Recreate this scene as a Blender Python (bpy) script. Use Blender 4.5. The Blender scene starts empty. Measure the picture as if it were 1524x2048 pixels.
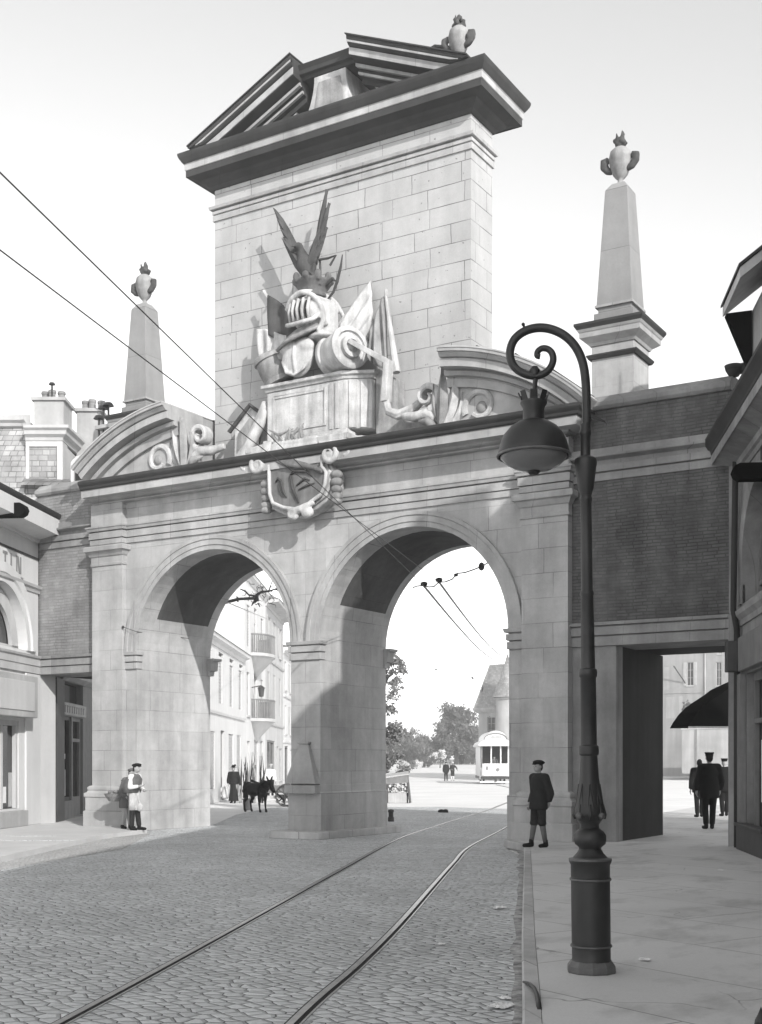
import bpy, bmesh, math, random
from mathutils import Vector, Matrix, noise as mnoise
R = random.Random(7)
scene = bpy.context.scene
COL = scene.collection
PI = math.pi
rad = math.radians

# ------------------------------------------------------------------ survey helpers
# the gate is the origin: x along its front, y through it, z up (metres)
CAM = Vector((16.15, -23.28, 1.70)); CC, SS, FF = 0.85447, 0.51950, 2500.0
def ray(u, v):
    k = (u-762.0)/FF; h = (1525.0-v)/FF
    return Vector((k*CC-SS, k*SS+CC, h))
def at(u, v, y):              # measured point on a plane parallel to the gate front
    r = ray(u, v); return CAM + r*((y-CAM.y)/r.y)
def gnd(u, v, z=0.0):         # measured point on a level
    r = ray(u, v); return CAM + r*((z-CAM.z)/r.z)
def dep(u, v, d):             # measured point at a distance
    return CAM + ray(u, v)*d

# ------------------------------------------------------------------ materials
def c4(v): return (v, v, v, 1.0)
def new_mat(name):
    m = bpy.data.materials.new(name); m.use_nodes = True
    nt = m.node_tree; nt.nodes.clear()
    out = nt.nodes.new('ShaderNodeOutputMaterial'); b = nt.nodes.new('ShaderNodeBsdfPrincipled')
    nt.links.new(b.outputs[0], out.inputs[0])
    return m, nt, b
def N(nt, t, **kw):
    n = nt.nodes.new(t)
    for k, v in kw.items():
        if hasattr(n, k): setattr(n, k, v)
    return n
def math_(nt, op, a, b=None, clamp=False):
    n = nt.nodes.new('ShaderNodeMath'); n.operation = op; n.use_clamp = clamp
    for i, x in enumerate((a, b)):
        if x is None: continue
        if isinstance(x, (int, float)): n.inputs[i].default_value = x
        else: nt.links.new(x, n.inputs[i])
    return n.outputs[0]
def mrange(nt, x, a, b, c, d):
    n = nt.nodes.new('ShaderNodeMapRange'); nt.links.new(x, n.inputs[0])
    for i, v in enumerate((a, b, c, d)): n.inputs[i+1].default_value = v
    return n.outputs[0]
def noise_(nt, vec, scale, detail=4, rough=.55):
    n = nt.nodes.new('ShaderNodeTexNoise'); n.inputs['Scale'].default_value = scale
    n.inputs['Detail'].default_value = detail; n.inputs['Roughness'].default_value = rough
    if vec is not None: nt.links.new(vec, n.inputs['Vector'])
    return n.outputs[0]
def scaled(nt, vec, s, rot=(0,0,0)):
    n = nt.nodes.new('ShaderNodeMapping'); n.inputs['Scale'].default_value = s; n.inputs['Rotation'].default_value = rot
    nt.links.new(vec, n.inputs['Vector']); return n.outputs[0]
def grey(nt, val, tint=(1,1,1)):
    n = nt.nodes.new('ShaderNodeCombineColor')
    for i in range(3):
        nt.links.new(val if tint[i] == 1 else math_(nt, 'MULTIPLY', val, tint[i]), n.inputs[i])
    return n.outputs[0]
def bump(nt, b, h, strength, dist=.01):
    n = nt.nodes.new('ShaderNodeBump'); n.inputs['Strength'].default_value = strength; n.inputs['Distance'].default_value = dist
    nt.links.new(h, n.inputs['Height']); nt.links.new(n.outputs[0], b.inputs['Normal'])

def plain(name, alb, rough=.8, vary=.15, scale=3.0, bmp=.15, metal=0.0, streak=.1, spec=.3):
    m, nt, b = new_mat(name)
    tc = N(nt, 'ShaderNodeTexCoord').outputs['Object']
    n1 = noise_(nt, tc, scale, 5); n2 = noise_(nt, scaled(nt, tc, (3,3,.25)), scale*.9, 3); n3 = noise_(nt, tc, scale*14, 3)
    v = math_(nt, 'MULTIPLY', mrange(nt, n1, .3, .7, 1-vary, 1+vary), mrange(nt, n2, .3, .7, 1-streak, 1+streak))
    v = math_(nt, 'MULTIPLY', v, mrange(nt, n3, .25, .75, 1-vary*.4, 1+vary*.4))
    v = math_(nt, 'MULTIPLY', v, alb)
    nt.links.new(grey(nt, v), b.inputs['Base Color'])
    b.inputs['Roughness'].default_value = rough; b.inputs['Metallic'].default_value = metal
    b.inputs['Specular IOR Level'].default_value = spec
    if bmp: bump(nt, b, n3, bmp)
    return m

def masonry(name, alb, w=.95, h=.46, joint=.010, jdark=.45, blockvar=.10, stain=.22, rough=.88, bmp=.35, mottle=2.2, swirl=.0, chips=0.0, jshow=.25):
    m, nt, b = new_mat(name)
    tc = N(nt, 'ShaderNodeTexCoord').outputs['Object']
    sp = N(nt, 'ShaderNodeSeparateXYZ'); nt.links.new(tc, sp.inputs[0])
    cb = N(nt, 'ShaderNodeCombineXYZ')
    nt.links.new(math_(nt, 'ADD', sp.outputs[0], sp.outputs[1]), cb.inputs[0]); 
    zz = sp.outputs[2]
    nt.links.new(zz, cb.inputs[1])
    # hand-cut irregularity of the joints
    wob = noise_(nt, tc, 1.1, 3)
    va = N(nt, 'ShaderNodeVectorMath'); va.operation = 'ADD'
    cw = N(nt, 'ShaderNodeCombineXYZ'); nt.links.new(mrange(nt, wob, 0, 1, -swirl-.02, swirl+.02), cw.inputs[0]); nt.links.new(mrange(nt, wob, 0, 1, -swirl*.4-.006, swirl*.4+.006), cw.inputs[1])
    nt.links.new(cb.outputs[0], va.inputs[0]); nt.links.new(cw.outputs[0], va.inputs[1])
    br = N(nt, 'ShaderNodeTexBrick'); br.offset = .37; br.offset_frequency = 3; br.squash = .74; br.squash_frequency = 2
    nt.links.new(va.outputs[0], br.inputs['Vector'])
    br.inputs['Color1'].default_value = c4(1-blockvar); br.inputs['Color2'].default_value = c4(1+blockvar); br.inputs['Mortar'].default_value = c4(1)
    br.inputs['Scale'].default_value = 1; br.inputs['Mortar Size'].default_value = joint; br.inputs['Mortar Smooth'].default_value = .15
    br.inputs['Brick Width'].default_value = w; br.inputs['Row Height'].default_value = h
    bw = N(nt, 'ShaderNodeRGBToBW'); nt.links.new(br.outputs['Color'], bw.inputs[0])
    n1 = noise_(nt, tc, mottle*.25, 6, .6); n2 = noise_(nt, scaled(nt, tc, (2.4, 2.4, .28)), 1.0, 5, .6)
    n3 = noise_(nt, tc, 26, 4); n4 = noise_(nt, tc, mottle*1.6, 6, .65); n5 = noise_(nt, tc, .9, 3)
    jm = math_(nt, 'MULTIPLY', br.outputs['Fac'], mrange(nt, n5, .38, .62, jshow, 1.0))
    v = math_(nt, 'MULTIPLY', bw.outputs[0], mrange(nt, jm, 0, 1, 1, jdark))
    v = math_(nt, 'MULTIPLY', v, mrange(nt, n1, .3, .7, 1-stain, 1+stain*.55))
    v = math_(nt, 'MULTIPLY', v, mrange(nt, n2, .35, .75, 1+stain*.3, 1-stain*.8))
    v = math_(nt, 'MULTIPLY', v, mrange(nt, n4, .3, .7, 1-stain*.35, 1+stain*.3))
    v = math_(nt, 'MULTIPLY', v, mrange(nt, n3, .2, .8, .95, 1.05))
    if chips:
        n6 = noise_(nt, tc, 9, 2)
        v = math_(nt, 'MULTIPLY', v, mrange(nt, n6, .70, .74, 1, 1-chips))
    v = math_(nt, 'MULTIPLY', v, alb)
    nt.links.new(grey(nt, v), b.inputs['Base Color'])
    b.inputs['Roughness'].default_value = rough; b.inputs['Specular IOR Level'].default_value = .25
    hh = math_(nt, 'SUBTRACT', math_(nt, 'ADD', math_(nt, 'MULTIPLY', n3, .5), math_(nt, 'MULTIPLY', n4, .6)), math_(nt, 'MULTIPLY', br.outputs['Fac'], 1.1))
    bump(nt, b, hh, bmp, .014)
    return m

def cobbles(name, alb, scale=5.2, rot=0.0, dark=.28, rand=.75, stretch=(1, 1.35, 1), tint=(1, 1, 1)):
    m, nt, b = new_mat(name)
    tc = N(nt, 'ShaderNodeTexCoord').outputs['Object']
    wv = N(nt, 'ShaderNodeTexNoise'); wv.inputs['Scale'].default_value = 1.6; wv.inputs['Detail'].default_value = 3
    nt.links.new(tc, wv.inputs['Vector'])
    ad = N(nt, 'ShaderNodeVectorMath'); ad.operation = 'MULTIPLY_ADD'
    nt.links.new(wv.outputs['Color'], ad.inputs[0]); ad.inputs[1].default_value = (.16, .16, 0); nt.links.new(tc, ad.inputs[2])
    vec = scaled(nt, ad.outputs[0], stretch, (0, 0, rot))
    vo = N(nt, 'ShaderNodeTexVoronoi'); vo.feature = 'DISTANCE_TO_EDGE'; vo.voronoi_dimensions = '2D'
    vo.inputs['Scale'].default_value = scale; vo.inputs['Randomness'].default_value = rand; nt.links.new(vec, vo.inputs['Vector'])
    vc = N(nt, 'ShaderNodeTexVoronoi'); vc.feature = 'F1'; vc.voronoi_dimensions = '2D'
    vc.inputs['Scale'].default_value = scale; vc.inputs['Randomness'].default_value = rand; nt.links.new(vec, vc.inputs['Vector'])
    cell = N(nt, 'ShaderNodeRGBToBW'); nt.links.new(vc.outputs['Color'], cell.inputs[0])
    n1 = noise_(nt, tc, .35, 5, .6); n3 = noise_(nt, tc, 45, 4); n4 = noise_(nt, tc, 3.1, 4)
    wid = mrange(nt, n4, .3, .7, .030, .095)
    j = N(nt, 'ShaderNodeMapRange'); j.interpolation_type = 'SMOOTHSTEP'
    nt.links.new(vo.outputs['Distance'], j.inputs[0]); j.inputs[1].default_value = 0; nt.links.new(wid, j.inputs[2])
    j.inputs[3].default_value = 0; j.inputs[4].default_value = 1
    jf = j.outputs[0]
    v = math_(nt, 'MULTIPLY', mrange(nt, jf, 0, 1, dark, 1), mrange(nt, cell.outputs[0], .2, .8, .88, 1.1))
    v = math_(nt, 'MULTIPLY', v, mrange(nt, n1, .3, .7, .84, 1.14))
    v = math_(nt, 'MULTIPLY', v, mrange(nt, n3, .2, .8, .90, 1.10))
    v = math_(nt, 'MULTIPLY', v, alb)
    nt.links.new(grey(nt, v, tint), b.inputs['Base Color'])
    b.inputs['Roughness'].default_value = .72; b.inputs['Specular IOR Level'].default_value = .3
    dome = mrange(nt, vo.outputs['Distance'], 0, .22, 0, 1)
    h = math_(nt, 'ADD', math_(nt, 'MULTIPLY', dome, 1.0), math_(nt, 'MULTIPLY', n3, .18))
    bump(nt, b, h, .8, .03)
    return m

def leafmat(name, a, bb):
    m, nt, b = new_mat(name)
    tc = N(nt, 'ShaderNodeTexCoord').outputs['Object']
    n1 = noise_(nt, tc, 1.1, 3); gi = N(nt, 'ShaderNodeNewGeometry')
    v = math_(nt, 'MULTIPLY', mrange(nt, n1, .3, .7, a, bb), mrange(nt, gi.outputs['Random Per Island'], 0, 1, .7, 1.3))
    nt.links.new(grey(nt, v), b.inputs['Base Color']); b.inputs['Roughness'].default_value = .6
    return m

def slate(name, alb):
    m = masonry(name, alb, .3, .16, .012, .35, .22, .3, .55, .5, 3)
    return m

M = {}
M['stone'] = masonry('limestone_ashlar', .425, 1.15, .50, .007, .55, .06, .27, jshow=.10, swirl=.01)
M['attic'] = masonry('attic_ashlar', .42, 1.25, .44, .010, .30, .035, .15, chips=.5, swirl=.012, jshow=.4)
M['trim'] = masonry('moulded_limestone', .40, 1.6, 30, .008, .5, .06, .30)
M['trimdark'] = masonry('weathered_shaded_limestone', .05, 1.3, 30, .006, .6, .08, .30)  # black crust and the shade of undersides, both put into one dark colour
M['carved'] = plain('carved_limestone', .44, .85, .26, 2.6, .6, streak=.22)
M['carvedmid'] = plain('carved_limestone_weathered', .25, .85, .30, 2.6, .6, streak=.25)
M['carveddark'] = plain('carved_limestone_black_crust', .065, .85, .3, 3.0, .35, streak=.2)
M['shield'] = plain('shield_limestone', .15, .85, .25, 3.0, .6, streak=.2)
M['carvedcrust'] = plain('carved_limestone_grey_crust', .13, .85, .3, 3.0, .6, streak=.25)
M['obelisk'] = masonry('obelisk_limestone', .26, 3.0, 1.3, .006, .6, .05, .16)
M['brick'] = masonry('rubble_brick_dark', .135, .27, .066, .010, .55, .12, .42, .92, .8, 3, swirl=.06)
M['brickpale'] = masonry('rubble_brick_pale', .27, .28, .075, .010, .72, .10, .30, .92, .6, 3, swirl=.08)
M['wingstone'] = masonry('wing_limestone', .31, .9, 30, .008, .5, .14, .34)
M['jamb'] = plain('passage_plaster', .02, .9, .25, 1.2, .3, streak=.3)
M['plaster'] = plain('pale_plaster', .60, .9, .05, .8, .1, streak=.06)
M['plaster2'] = plain('cream_plaster', .46, .9, .08, .8, .1, streak=.10)
M['plaster3'] = plain('grey_plaster', .36, .9, .14, .8, .15, streak=.16)
M['render'] = plain('grey_house_render', .30, .9, .10, .8, .15, streak=.14)  # even mid-grey render of the house beyond the foot passage
M['slate'] = slate('roof_slate', .20)
M['slatepale'] = slate('roof_slate_pale', .34)
M['lead'] = plain('roof_lead', .42, .6, .16, 1.4, .1, streak=.12)
M['leaddark'] = plain('roof_lead_dark', .035, .7, .2, 1.6, .1)
M['iron'] = plain('painted_cast_iron', .022, .46, .22, 7, .08, streak=.12, spec=.5)
M['ironlight'] = plain('worn_cast_iron', .10, .42, .25, 8, .1, spec=.5)
M['black'] = plain('black_canvas', .006, 1.0, .2, 4, .1, spec=.0)
M['wood'] = plain('painted_shop_wood', .20, .55, .12, 4, .1, streak=.15)
M['wooddark'] = plain('dark_shop_wood', .06, .5, .2, 4, .1, streak=.15)
M['woodpale'] = plain('pale_shutter_paint', .42, .6, .1, 4, .1, streak=.12)
M['signwhite'] = plain('white_sign_paint', .62, .6, .05, 3, .05)
M['letter'] = plain('sign_letter_paint', .22, .6, .1, 8, 0)
M['rail'] = plain('worn_steel', .36, .32, .15, 6, .05, metal=.5)
M['groove'] = plain('rail_groove', .012, .9, .1, 5, 0)
M['vault'] = masonry('vault_shade_plaster', .085, 1.0, .5, .006, .7, .10, .40)  # soffit shade painted dark into the plaster
M['paper'] = plain('white_paper', .75, .8, .05, 8, .05)
M['skin'] = plain('skin', .34, .55, .08, 9, .05)
M['cloth_black'] = plain('black_wool', .008, .9, .25, 12, .1)
M['cloth_dark'] = plain('dark_wool', .02, .9, .25, 12, .15)
M['cloth_grey'] = plain('grey_wool', .12, .9, .2, 10, .15)
M['cloth_pale'] = plain('pale_linen', .45, .9, .1, 9, .15)
M['cloth_white'] = plain('white_linen', .68, .9, .06, 9, .15)
M['wicker'] = plain('wicker', .22, .8, .4, 40, .5)
M['hide'] = plain('dark_hide', .018, .75, .3, 8, .1)
M['bark'] = plain('bark', .09, .9, .3, 9, .5)
M['leaf'] = leafmat('leaves', .05, .13)
M['leafpale'] = leafmat('pale_leaves', .06, .20)  # paler leaf tone for the street tree and some shrubs
M['blossom'] = leafmat('blossom', .45, .75)
M['trampaint'] = plain('white_tram_enamel', .72, .35, .05, 3, .02)
M['wire'] = plain('copper_wire', .05, .5, .1, 4, 0)
mg, nt, b = new_mat('dark_glass')
b.inputs['Base Color'].default_value = c4(.02); b.inputs['Roughness'].default_value = .08; b.inputs['Specular IOR Level'].default_value = .6
M['glass'] = mg
mg, nt, b = new_mat('lamp_glass')
b.inputs['Base Color'].default_value = c4(.16); b.inputs['Roughness'].default_value = .18; b.inputs['Specular IOR Level'].default_value = .6
M['lampglass'] = mg
M['cobble'] = cobbles('granite_setts', .61, 6.6, rad(28), .05, .58, tint=(.965, .985, 1))
M['gutter'] = cobbles('gutter_setts', .52, 11.0, rad(55), .5, .9)
M['plaza'] = plain('beaten_earth', .74, .9, .08, .25, .3, streak=.03)

def pavement_mat():
    m, nt, b = new_mat('pavement_asphalt_slabs')
    tc = N(nt, 'ShaderNodeTexCoord').outputs['Object']
    v2 = scaled(nt, tc, (1, 1, 1), (0, 0, rad(24.5)))
    br = N(nt, 'ShaderNodeTexBrick'); br.offset = .37; nt.links.new(v2, br.inputs['Vector'])
    br.inputs['Color1'].default_value = c4(.97); br.inputs['Color2'].default_value = c4(1.03); br.inputs['Mortar'].default_value = c4(1)
    br.inputs['Scale'].default_value = 1; br.inputs['Mortar Size'].default_value = .008; br.inputs['Brick Width'].default_value = 3.4; br.inputs['Row Height'].default_value = 1.25
    bw = N(nt, 'ShaderNodeRGBToBW'); nt.links.new(br.outputs['Color'], bw.inputs[0])
    n1 = noise_(nt, tc, .5, 5, .6); n3 = noise_(nt, tc, 60, 3); n5 = noise_(nt, tc, .8, 3); n6 = noise_(nt, scaled(nt, tc, (1, .5, 1), (0, 0, rad(30))), 1.7, 5, .6)
    vo = N(nt, 'ShaderNodeTexVoronoi'); vo.feature = 'DISTANCE_TO_EDGE'; vo.voronoi_dimensions = '2D'; vo.inputs['Scale'].default_value = .55
    wn = N(nt, 'ShaderNodeTexNoise'); wn.inputs['Scale'].default_value = 2.2; nt.links.new(tc, wn.inputs['Vector'])
    ad = N(nt, 'ShaderNodeVectorMath'); ad.operation = 'MULTIPLY_ADD'; nt.links.new(wn.outputs['Color'], ad.inputs[0]); ad.inputs[1].default_value = (.5, .5, 0); nt.links.new(tc, ad.inputs[2])
    nt.links.new(ad.outputs[0], vo.inputs['Vector'])
    crack = math_(nt, 'MULTIPLY', mrange(nt, vo.outputs['Distance'], 0, .007, 1, 0), mrange(nt, n5, .5, .58, 0, .75))
    v = math_(nt, 'MULTIPLY', bw.outputs[0], mrange(nt, math_(nt, 'MULTIPLY', br.outputs['Fac'], mrange(nt, n5, .35, .5, .5, 1)), 0, 1, 1, .42))
    v = math_(nt, 'MULTIPLY', v, mrange(nt, crack, 0, 1, 1, .25))
    v = math_(nt, 'MULTIPLY', v, mrange(nt, n1, .3, .7, .90, 1.08))
    v = math_(nt, 'MULTIPLY', v, mrange(nt, n6, .52, .74, 1, .62))
    v = math_(nt, 'MULTIPLY', v, mrange(nt, n3, .2, .8, .93, 1.07))
    v = math_(nt, 'MULTIPLY', v, .60)
    nt.links.new(grey(nt, v), b.inputs['Base Color']); b.inputs['Roughness'].default_value = .75
    bump(nt, b, n3, .25, .006)
    return m
M['pave'] = pavement_mat()
M['kerb'] = masonry('kerb_stone', .50, 1.3, 30, .010, .4, .08, .26)
M['dirt'] = plain('gutter_dirt', .33, .95, .55, 5.0, .6, streak=.3)
M['pavepale'] = plain('left_pavement', .52, .9, .10, .6, .2, streak=.03)

# ------------------------------------------------------------------ mesh builder
class MB:
    def __init__(s): s.v = []; s.f = []
    def add(s, vs, fs):
        o = len(s.v); s.v += [tuple(p) for p in vs]; s.f += [tuple(i+o for i in f) for f in fs]; return s
    def box(s, x0, x1, y0, y1, z0, z1):
        v = [(x, y, z) for z in (z0, z1) for y in (y0, y1) for x in (x0, x1)]
        return s.add(v, [(0,2,3,1), (4,5,7,6), (0,1,5,4), (2,6,7,3), (0,4,6,2), (1,3,7,5)])
    def taper(s, cx, cy, z0, z1, w0, d0, w1, d1):
        v = []
        for z, w, d in ((z0, w0, d0), (z1, w1, d1)):
            v += [(cx-w/2, cy-d/2, z), (cx+w/2, cy-d/2, z), (cx+w/2, cy+d/2, z), (cx-w/2, cy+d/2, z)]
        return s.add(v, [(3,2,1,0), (4,5,6,7), (0,1,5,4), (1,2,6,5), (2,3,7,6), (3,0,4,7)])
    def prism(s, poly, a, b, axis='y'):
        n = len(poly)
        def P(p, t):
            if axis == 'y': return (p[0], t, p[1])
            if axis == 'x': return (t, p[0], p[1])
            return (p[0], p[1], t)
        v = [P(p, a) for p in poly]+[P(p, b) for p in poly]
        f = [tuple(range(n)), tuple(range(2*n-1, n-1, -1))]
        f += [(i, i+n, (i+1) % n+n, (i+1) % n) for i in range(n)]
        return s.add(v, f)
    def sweep(s, path, prof, closed=False):
        """profile [(out,z)] carried round a plan path; out is to the right of travel"""
        n = len(path); P = [Vector(p) for p in path]; secs = []
        for i in range(n):
            a = P[i]-P[i-1] if (i > 0 or closed) else None
            b = P[(i+1) % n]-P[i] if (i < n-1 or closed) else None
            na = Vector((a.y, -a.x)).normalized() if a is not None and a.length > 1e-9 else None
            nb = Vector((b.y, -b.x)).normalized() if b is not None and b.length > 1e-9 else None
            if na is None: m = nb
            elif nb is None: m = na
            else: m = (na+nb)/max(.2, 1+na.dot(nb))
            secs.append([(P[i].x+m.x*o, P[i].y+m.y*o, z) for o, z in prof])
        k = len(prof); v = [p for sc in secs for p in sc]; f = []
        for i in range(n if closed else n-1):
            j = (i+1) % n
            for q in range(k):
                r = (q+1) % k
                f.append((i*k+q, j*k+q, j*k+r, i*k+r))
        if not closed:
            f.append(tuple(range(k-1, -1, -1))); f.append(tuple(range((n-1)*k, n*k)))
        return s.add(v, f)
    def loft(s, secs, caps=True, closed=True):
        k = len(secs[0]); v = [p for sc in secs for p in sc]; f = []
        for i in range(len(secs)-1):
            for q in range(k if closed else k-1):
                r = (q+1) % k
                f.append((i*k+q, i*k+r, (i+1)*k+r, (i+1)*k+q))
        if caps and closed:
            f.append(tuple(range(k-1, -1, -1))); f.append(tuple(range((len(secs)-1)*k, len(secs)*k)))
        return s.add(v, f)
    def lathe(s, prof, cx=0, cy=0, z=0, seg=24, mat=None):
        secs = [[(cx+r*math.cos(2*PI*i/seg), cy+r*math.sin(2*PI*i/seg), z+h) for i in range(seg)] for r, h in prof]
        if mat is not None: secs = [[tuple(mat @ Vector(p)) for p in sc] for sc in secs]
        return s.loft(secs)
    def tube(s, pts, r, seg=8, flat=1.0):
        pts = [Vector(p) for p in pts]; n = len(pts)
        rr = r if isinstance(r, (list, tuple)) else [r]*n
        up = Vector((0, 0, 1)); secs = []; prev = None
        for i in range(n):
            t = (pts[min(i+1, n-1)]-pts[max(i-1, 0)])
            if t.length < 1e-9: t = Vector((0, 0, 1))
            t.normalize()
            if prev is None:
                a = t.cross(up)
                if a.length < .05: a = t.cross(Vector((1, 0, 0)))
            else:
                a = prev - t*prev.dot(t)
            a.normalize(); prev = a; b = t.cross(a)
            secs.append([tuple(pts[i]+a*rr[i]*math.cos(2*PI*q/seg)+b*rr[i]*flat*math.sin(2*PI*q/seg)) for q in range(seg)])
        return s.loft(secs)
    def ball(s, c, r, seg=14, rings=9, mat=None):
        r = r if isinstance(r, (tuple, list)) else (r, r, r); secs = []
        for i in range(rings+1):
            th = PI*min(max(i/rings, .02), .98)
            sc = []
            for q in range(seg):
                p = Vector((r[0]*math.sin(th)*math.cos(2*PI*q/seg), r[1]*math.sin(th)*math.sin(2*PI*q/seg), -r[2]*math.cos(th)))
                if mat is not None: p = mat @ p
                sc.append((c[0]+p.x, c[1]+p.y, c[2]+p.z))
            secs.append(sc)
        return s.loft(secs)
    def cap(s, p0, p1, r0, r1, seg=10):
        p0 = Vector(p0); p1 = Vector(p1)
        s.tube([p0, p0.lerp(p1, .5), p1], [r0, (r0+r1)/2, r1], seg); s.ball(p0, r0*.99, seg, 6); s.ball(p1, r1*.99, seg, 6); return s
    def quad(s, a, b, c, d): return s.add([a, b, c, d], [(0, 1, 2, 3)])

def spiral(cx, cz, r0, r1, a0, turns, y, n=26):
    out = []
    for i in range(n+1):
        t = i/n; a = a0+turns*2*PI*t; r = r0+(r1-r0)*t
        out.append((cx+r*math.cos(a), y, cz+r*math.sin(a)))
    return out

def wmat(o):
    m = Matrix.Translation(o.location) @ o.rotation_euler.to_matrix().to_4x4()
    return wmat(o.parent) @ m if o.parent else m

def tag(o, label=None, cat=None, group=None, kind=None):
    if label: o['label'] = label
    if cat: o['category'] = cat
    if group: o['group'] = group
    if kind: o['kind'] = kind
    return o
def thing(name, label, cat, loc=(0, 0, 0), rz=0.0, group=None):
    o = bpy.data.objects.new(name, None); COL.objects.link(o)
    o.location = loc; o.rotation_euler = (0, 0, rz); o.empty_display_size = .2
    return tag(o, label, cat, group)
def obj(name, mb, mat, parent=None, local=False, smooth=False, bevel=0.0, voxel=0.0, sm=4, label=None, auto=None):
    me = bpy.data.meshes.new(name)
    vs = mb.v
    if parent is not None and not local:
        inv = wmat(parent).inverted(); vs = [inv @ Vector(p) for p in vs]
    me.from_pydata([tuple(p) for p in vs], [], mb.f)
    bm = bmesh.new(); bm.from_mesh(me)
    bmesh.ops.remove_doubles(bm, verts=bm.verts, dist=1e-5)
    bmesh.ops.recalc_face_normals(bm, faces=bm.faces)
    bm.to_mesh(me); bm.free()
    me.materials.append(mat)
    o = bpy.data.objects.new(name, me); COL.objects.link(o)
    if parent is not None: o.parent = parent
    if voxel:
        md = o.modifiers.new('r', 'REMESH'); md.mode = 'VOXEL'; md.voxel_size = voxel
        if sm:
            m2 = o.modifiers.new('s', 'SMOOTH'); m2.iterations = sm; m2.factor = .5
        dg = bpy.context.evaluated_depsgraph_get()
        m3 = bpy.data.meshes.new_from_object(o.evaluated_get(dg)); m3.name = name
        o.modifiers.clear(); o.data = m3; smooth = True
        if not m3.materials: m3.materials.append(mat)
    if bevel:
        md = o.modifiers.new('b', 'BEVEL'); md.width = bevel; md.segments = 2; md.limit_method = 'ANGLE'; md.angle_limit = rad(35)
    if smooth:
        for p in o.data.polygons: p.use_smooth = True
    elif auto:
        o.data.polygons.foreach_set('use_smooth', [True]*len(o.data.polygons))
        try: o.data.set_sharp_from_angle(angle=rad(auto))
        except Exception: pass
    if label: o['label'] = label
    return o
def struct(name, mb, mat, **kw):
    return tag(obj(name, mb, mat, **kw), kind='structure')

def holes_wall(mb, x0, x1, z0, z1, yf, th, holes):
    """wall facing -y with rectangular openings (x0,x1,z0,z1)"""
    xs = sorted(set([x0, x1]+[max(x0, min(x1, h[i])) for h in holes for i in (0, 1)]))
    zs = sorted(set([z0, z1]+[max(z0, min(z1, h[i])) for h in holes for i in (2, 3)]))
    def inside(cx, cz): return any(h[0] < cx < h[1] and h[2] < cz < h[3] for h in holes)
    for i in range(len(xs)-1):
        for j in range(len(zs)-1):
            cx = (xs[i]+xs[i+1])/2; cz = (zs[j]+zs[j+1])/2
            if inside(cx, cz): continue
            for y, rev in ((yf, False), (yf+th, True)):
                q = [(xs[i], y, zs[j]), (xs[i+1], y, zs[j]), (xs[i+1], y, zs[j+1]), (xs[i], y, zs[j+1])]
                mb.add(q[::-1] if rev else q, [(0, 1, 2, 3)])
    for h in holes:
        a, b2, c, d = max(h[0], x0), min(h[1], x1), max(h[2], z0), min(h[3], z1)
        y0, y1 = yf, yf+th
        mb.quad((a, y0, c), (a, y1, c), (a, y1, d), (a, y0, d)); mb.quad((b2, y1, c), (b2, y0, c), (b2, y0, d), (b2, y1, d))
        mb.quad((a, y0, d), (a, y1, d), (b2, y1, d), (b2, y0, d)); mb.quad((a, y1, c), (a, y0, c), (b2, y0, c), (b2, y1, c))
    mb.quad((x0, yf, z0), (x0, yf+th, z0), (x0, yf+th, z1), (x0, yf, z1)); mb.quad((x1, yf+th, z0), (x1, yf, z0), (x1, yf, z1), (x1, yf+th, z1))
    mb.quad((x0, yf, z1), (x0, yf+th, z1), (x1, yf+th, z1), (x1, yf, z1)); mb.quad((x0, yf+th, z0), (x0, yf, z0), (x1, yf, z0), (x1, yf+th, z0))
    return mb

def arched_band(mb, cx, rr, zs, ztop, y0, y1, x0, x1, seg=28):
    """masonry over one round arch between x0 and x1, from the springing zs to ztop"""
    xs = [cx-rr*math.cos(PI*i/seg) for i in range(seg+1)]; zz = [zs+rr*math.sin(PI*i/seg) for i in range(seg+1)]
    for i in range(seg):
        a, b = i, i+1
        mb.quad((xs[a], y0, zz[a]), (xs[b], y0, zz[b]), (xs[b], y0, ztop), (xs[a], y0, ztop))
        mb.quad((xs[b], y1, zz[b]), (xs[a], y1, zz[a]), (xs[a], y1, ztop), (xs[b], y1, ztop))
        mb.quad((xs[a], y0, zz[a]), (xs[a], y1, zz[a]), (xs[b], y1, zz[b]), (xs[b], y0, zz[b]))
    return mb
def arch_ring(mb, cx, zs, prof, a0=0.0, a1=PI, seg=40):
    """profile [(r,y)] turned about the arch centre"""
    secs = [[(cx+r*math.cos(a0+(a1-a0)*i/seg), y, zs+r*math.sin(a0+(a1-a0)*i/seg)) for r, y in prof] for i in range(seg+1)]
    return mb.loft(secs)

def window(parent, x0, x1, z0, z1, y=.12, frame=None, pane=None, bars=(1, 2), sill=True, fw=.05, name='window', panebright=None):
    f = MB()
    f.box(x0, x0+fw, y-.03, y+.04, z0, z1); f.box(x1-fw, x1, y-.03, y+.04, z0, z1)
    f.box(x0+fw, x1-fw, y-.03, y+.04, z1-fw, z1); f.box(x0+fw, x1-fw, y-.03, y+.04, z0, z0+fw)
    for i in range(1, bars[0]+1):
        c = x0+(x1-x0)*i/(bars[0]+1); f.box(c-.022, c+.022, y-.02, y+.03, z0+fw, z1-fw)
    for j in range(1, bars[1]+1):
        c = z0+(z1-z0)*j/(bars[1]+1); f.box(x0+fw, x1-fw, y-.015, y+.025, c-.016, c+.016)
    w = obj(name, f, frame or M['woodpale'], parent, local=True)
    obj('pane', MB().box(x0+.01, x1-.01, y+.045, y+.06, z0+.01, z1-.01), pane or M['glass'], w, local=True)
    if sill: obj('sill', MB().box(x0-.08, x1+.08, -.10, y-.031, z0-.10, z0-.004), M['plaster2'], w, local=True)
    return w
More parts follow.
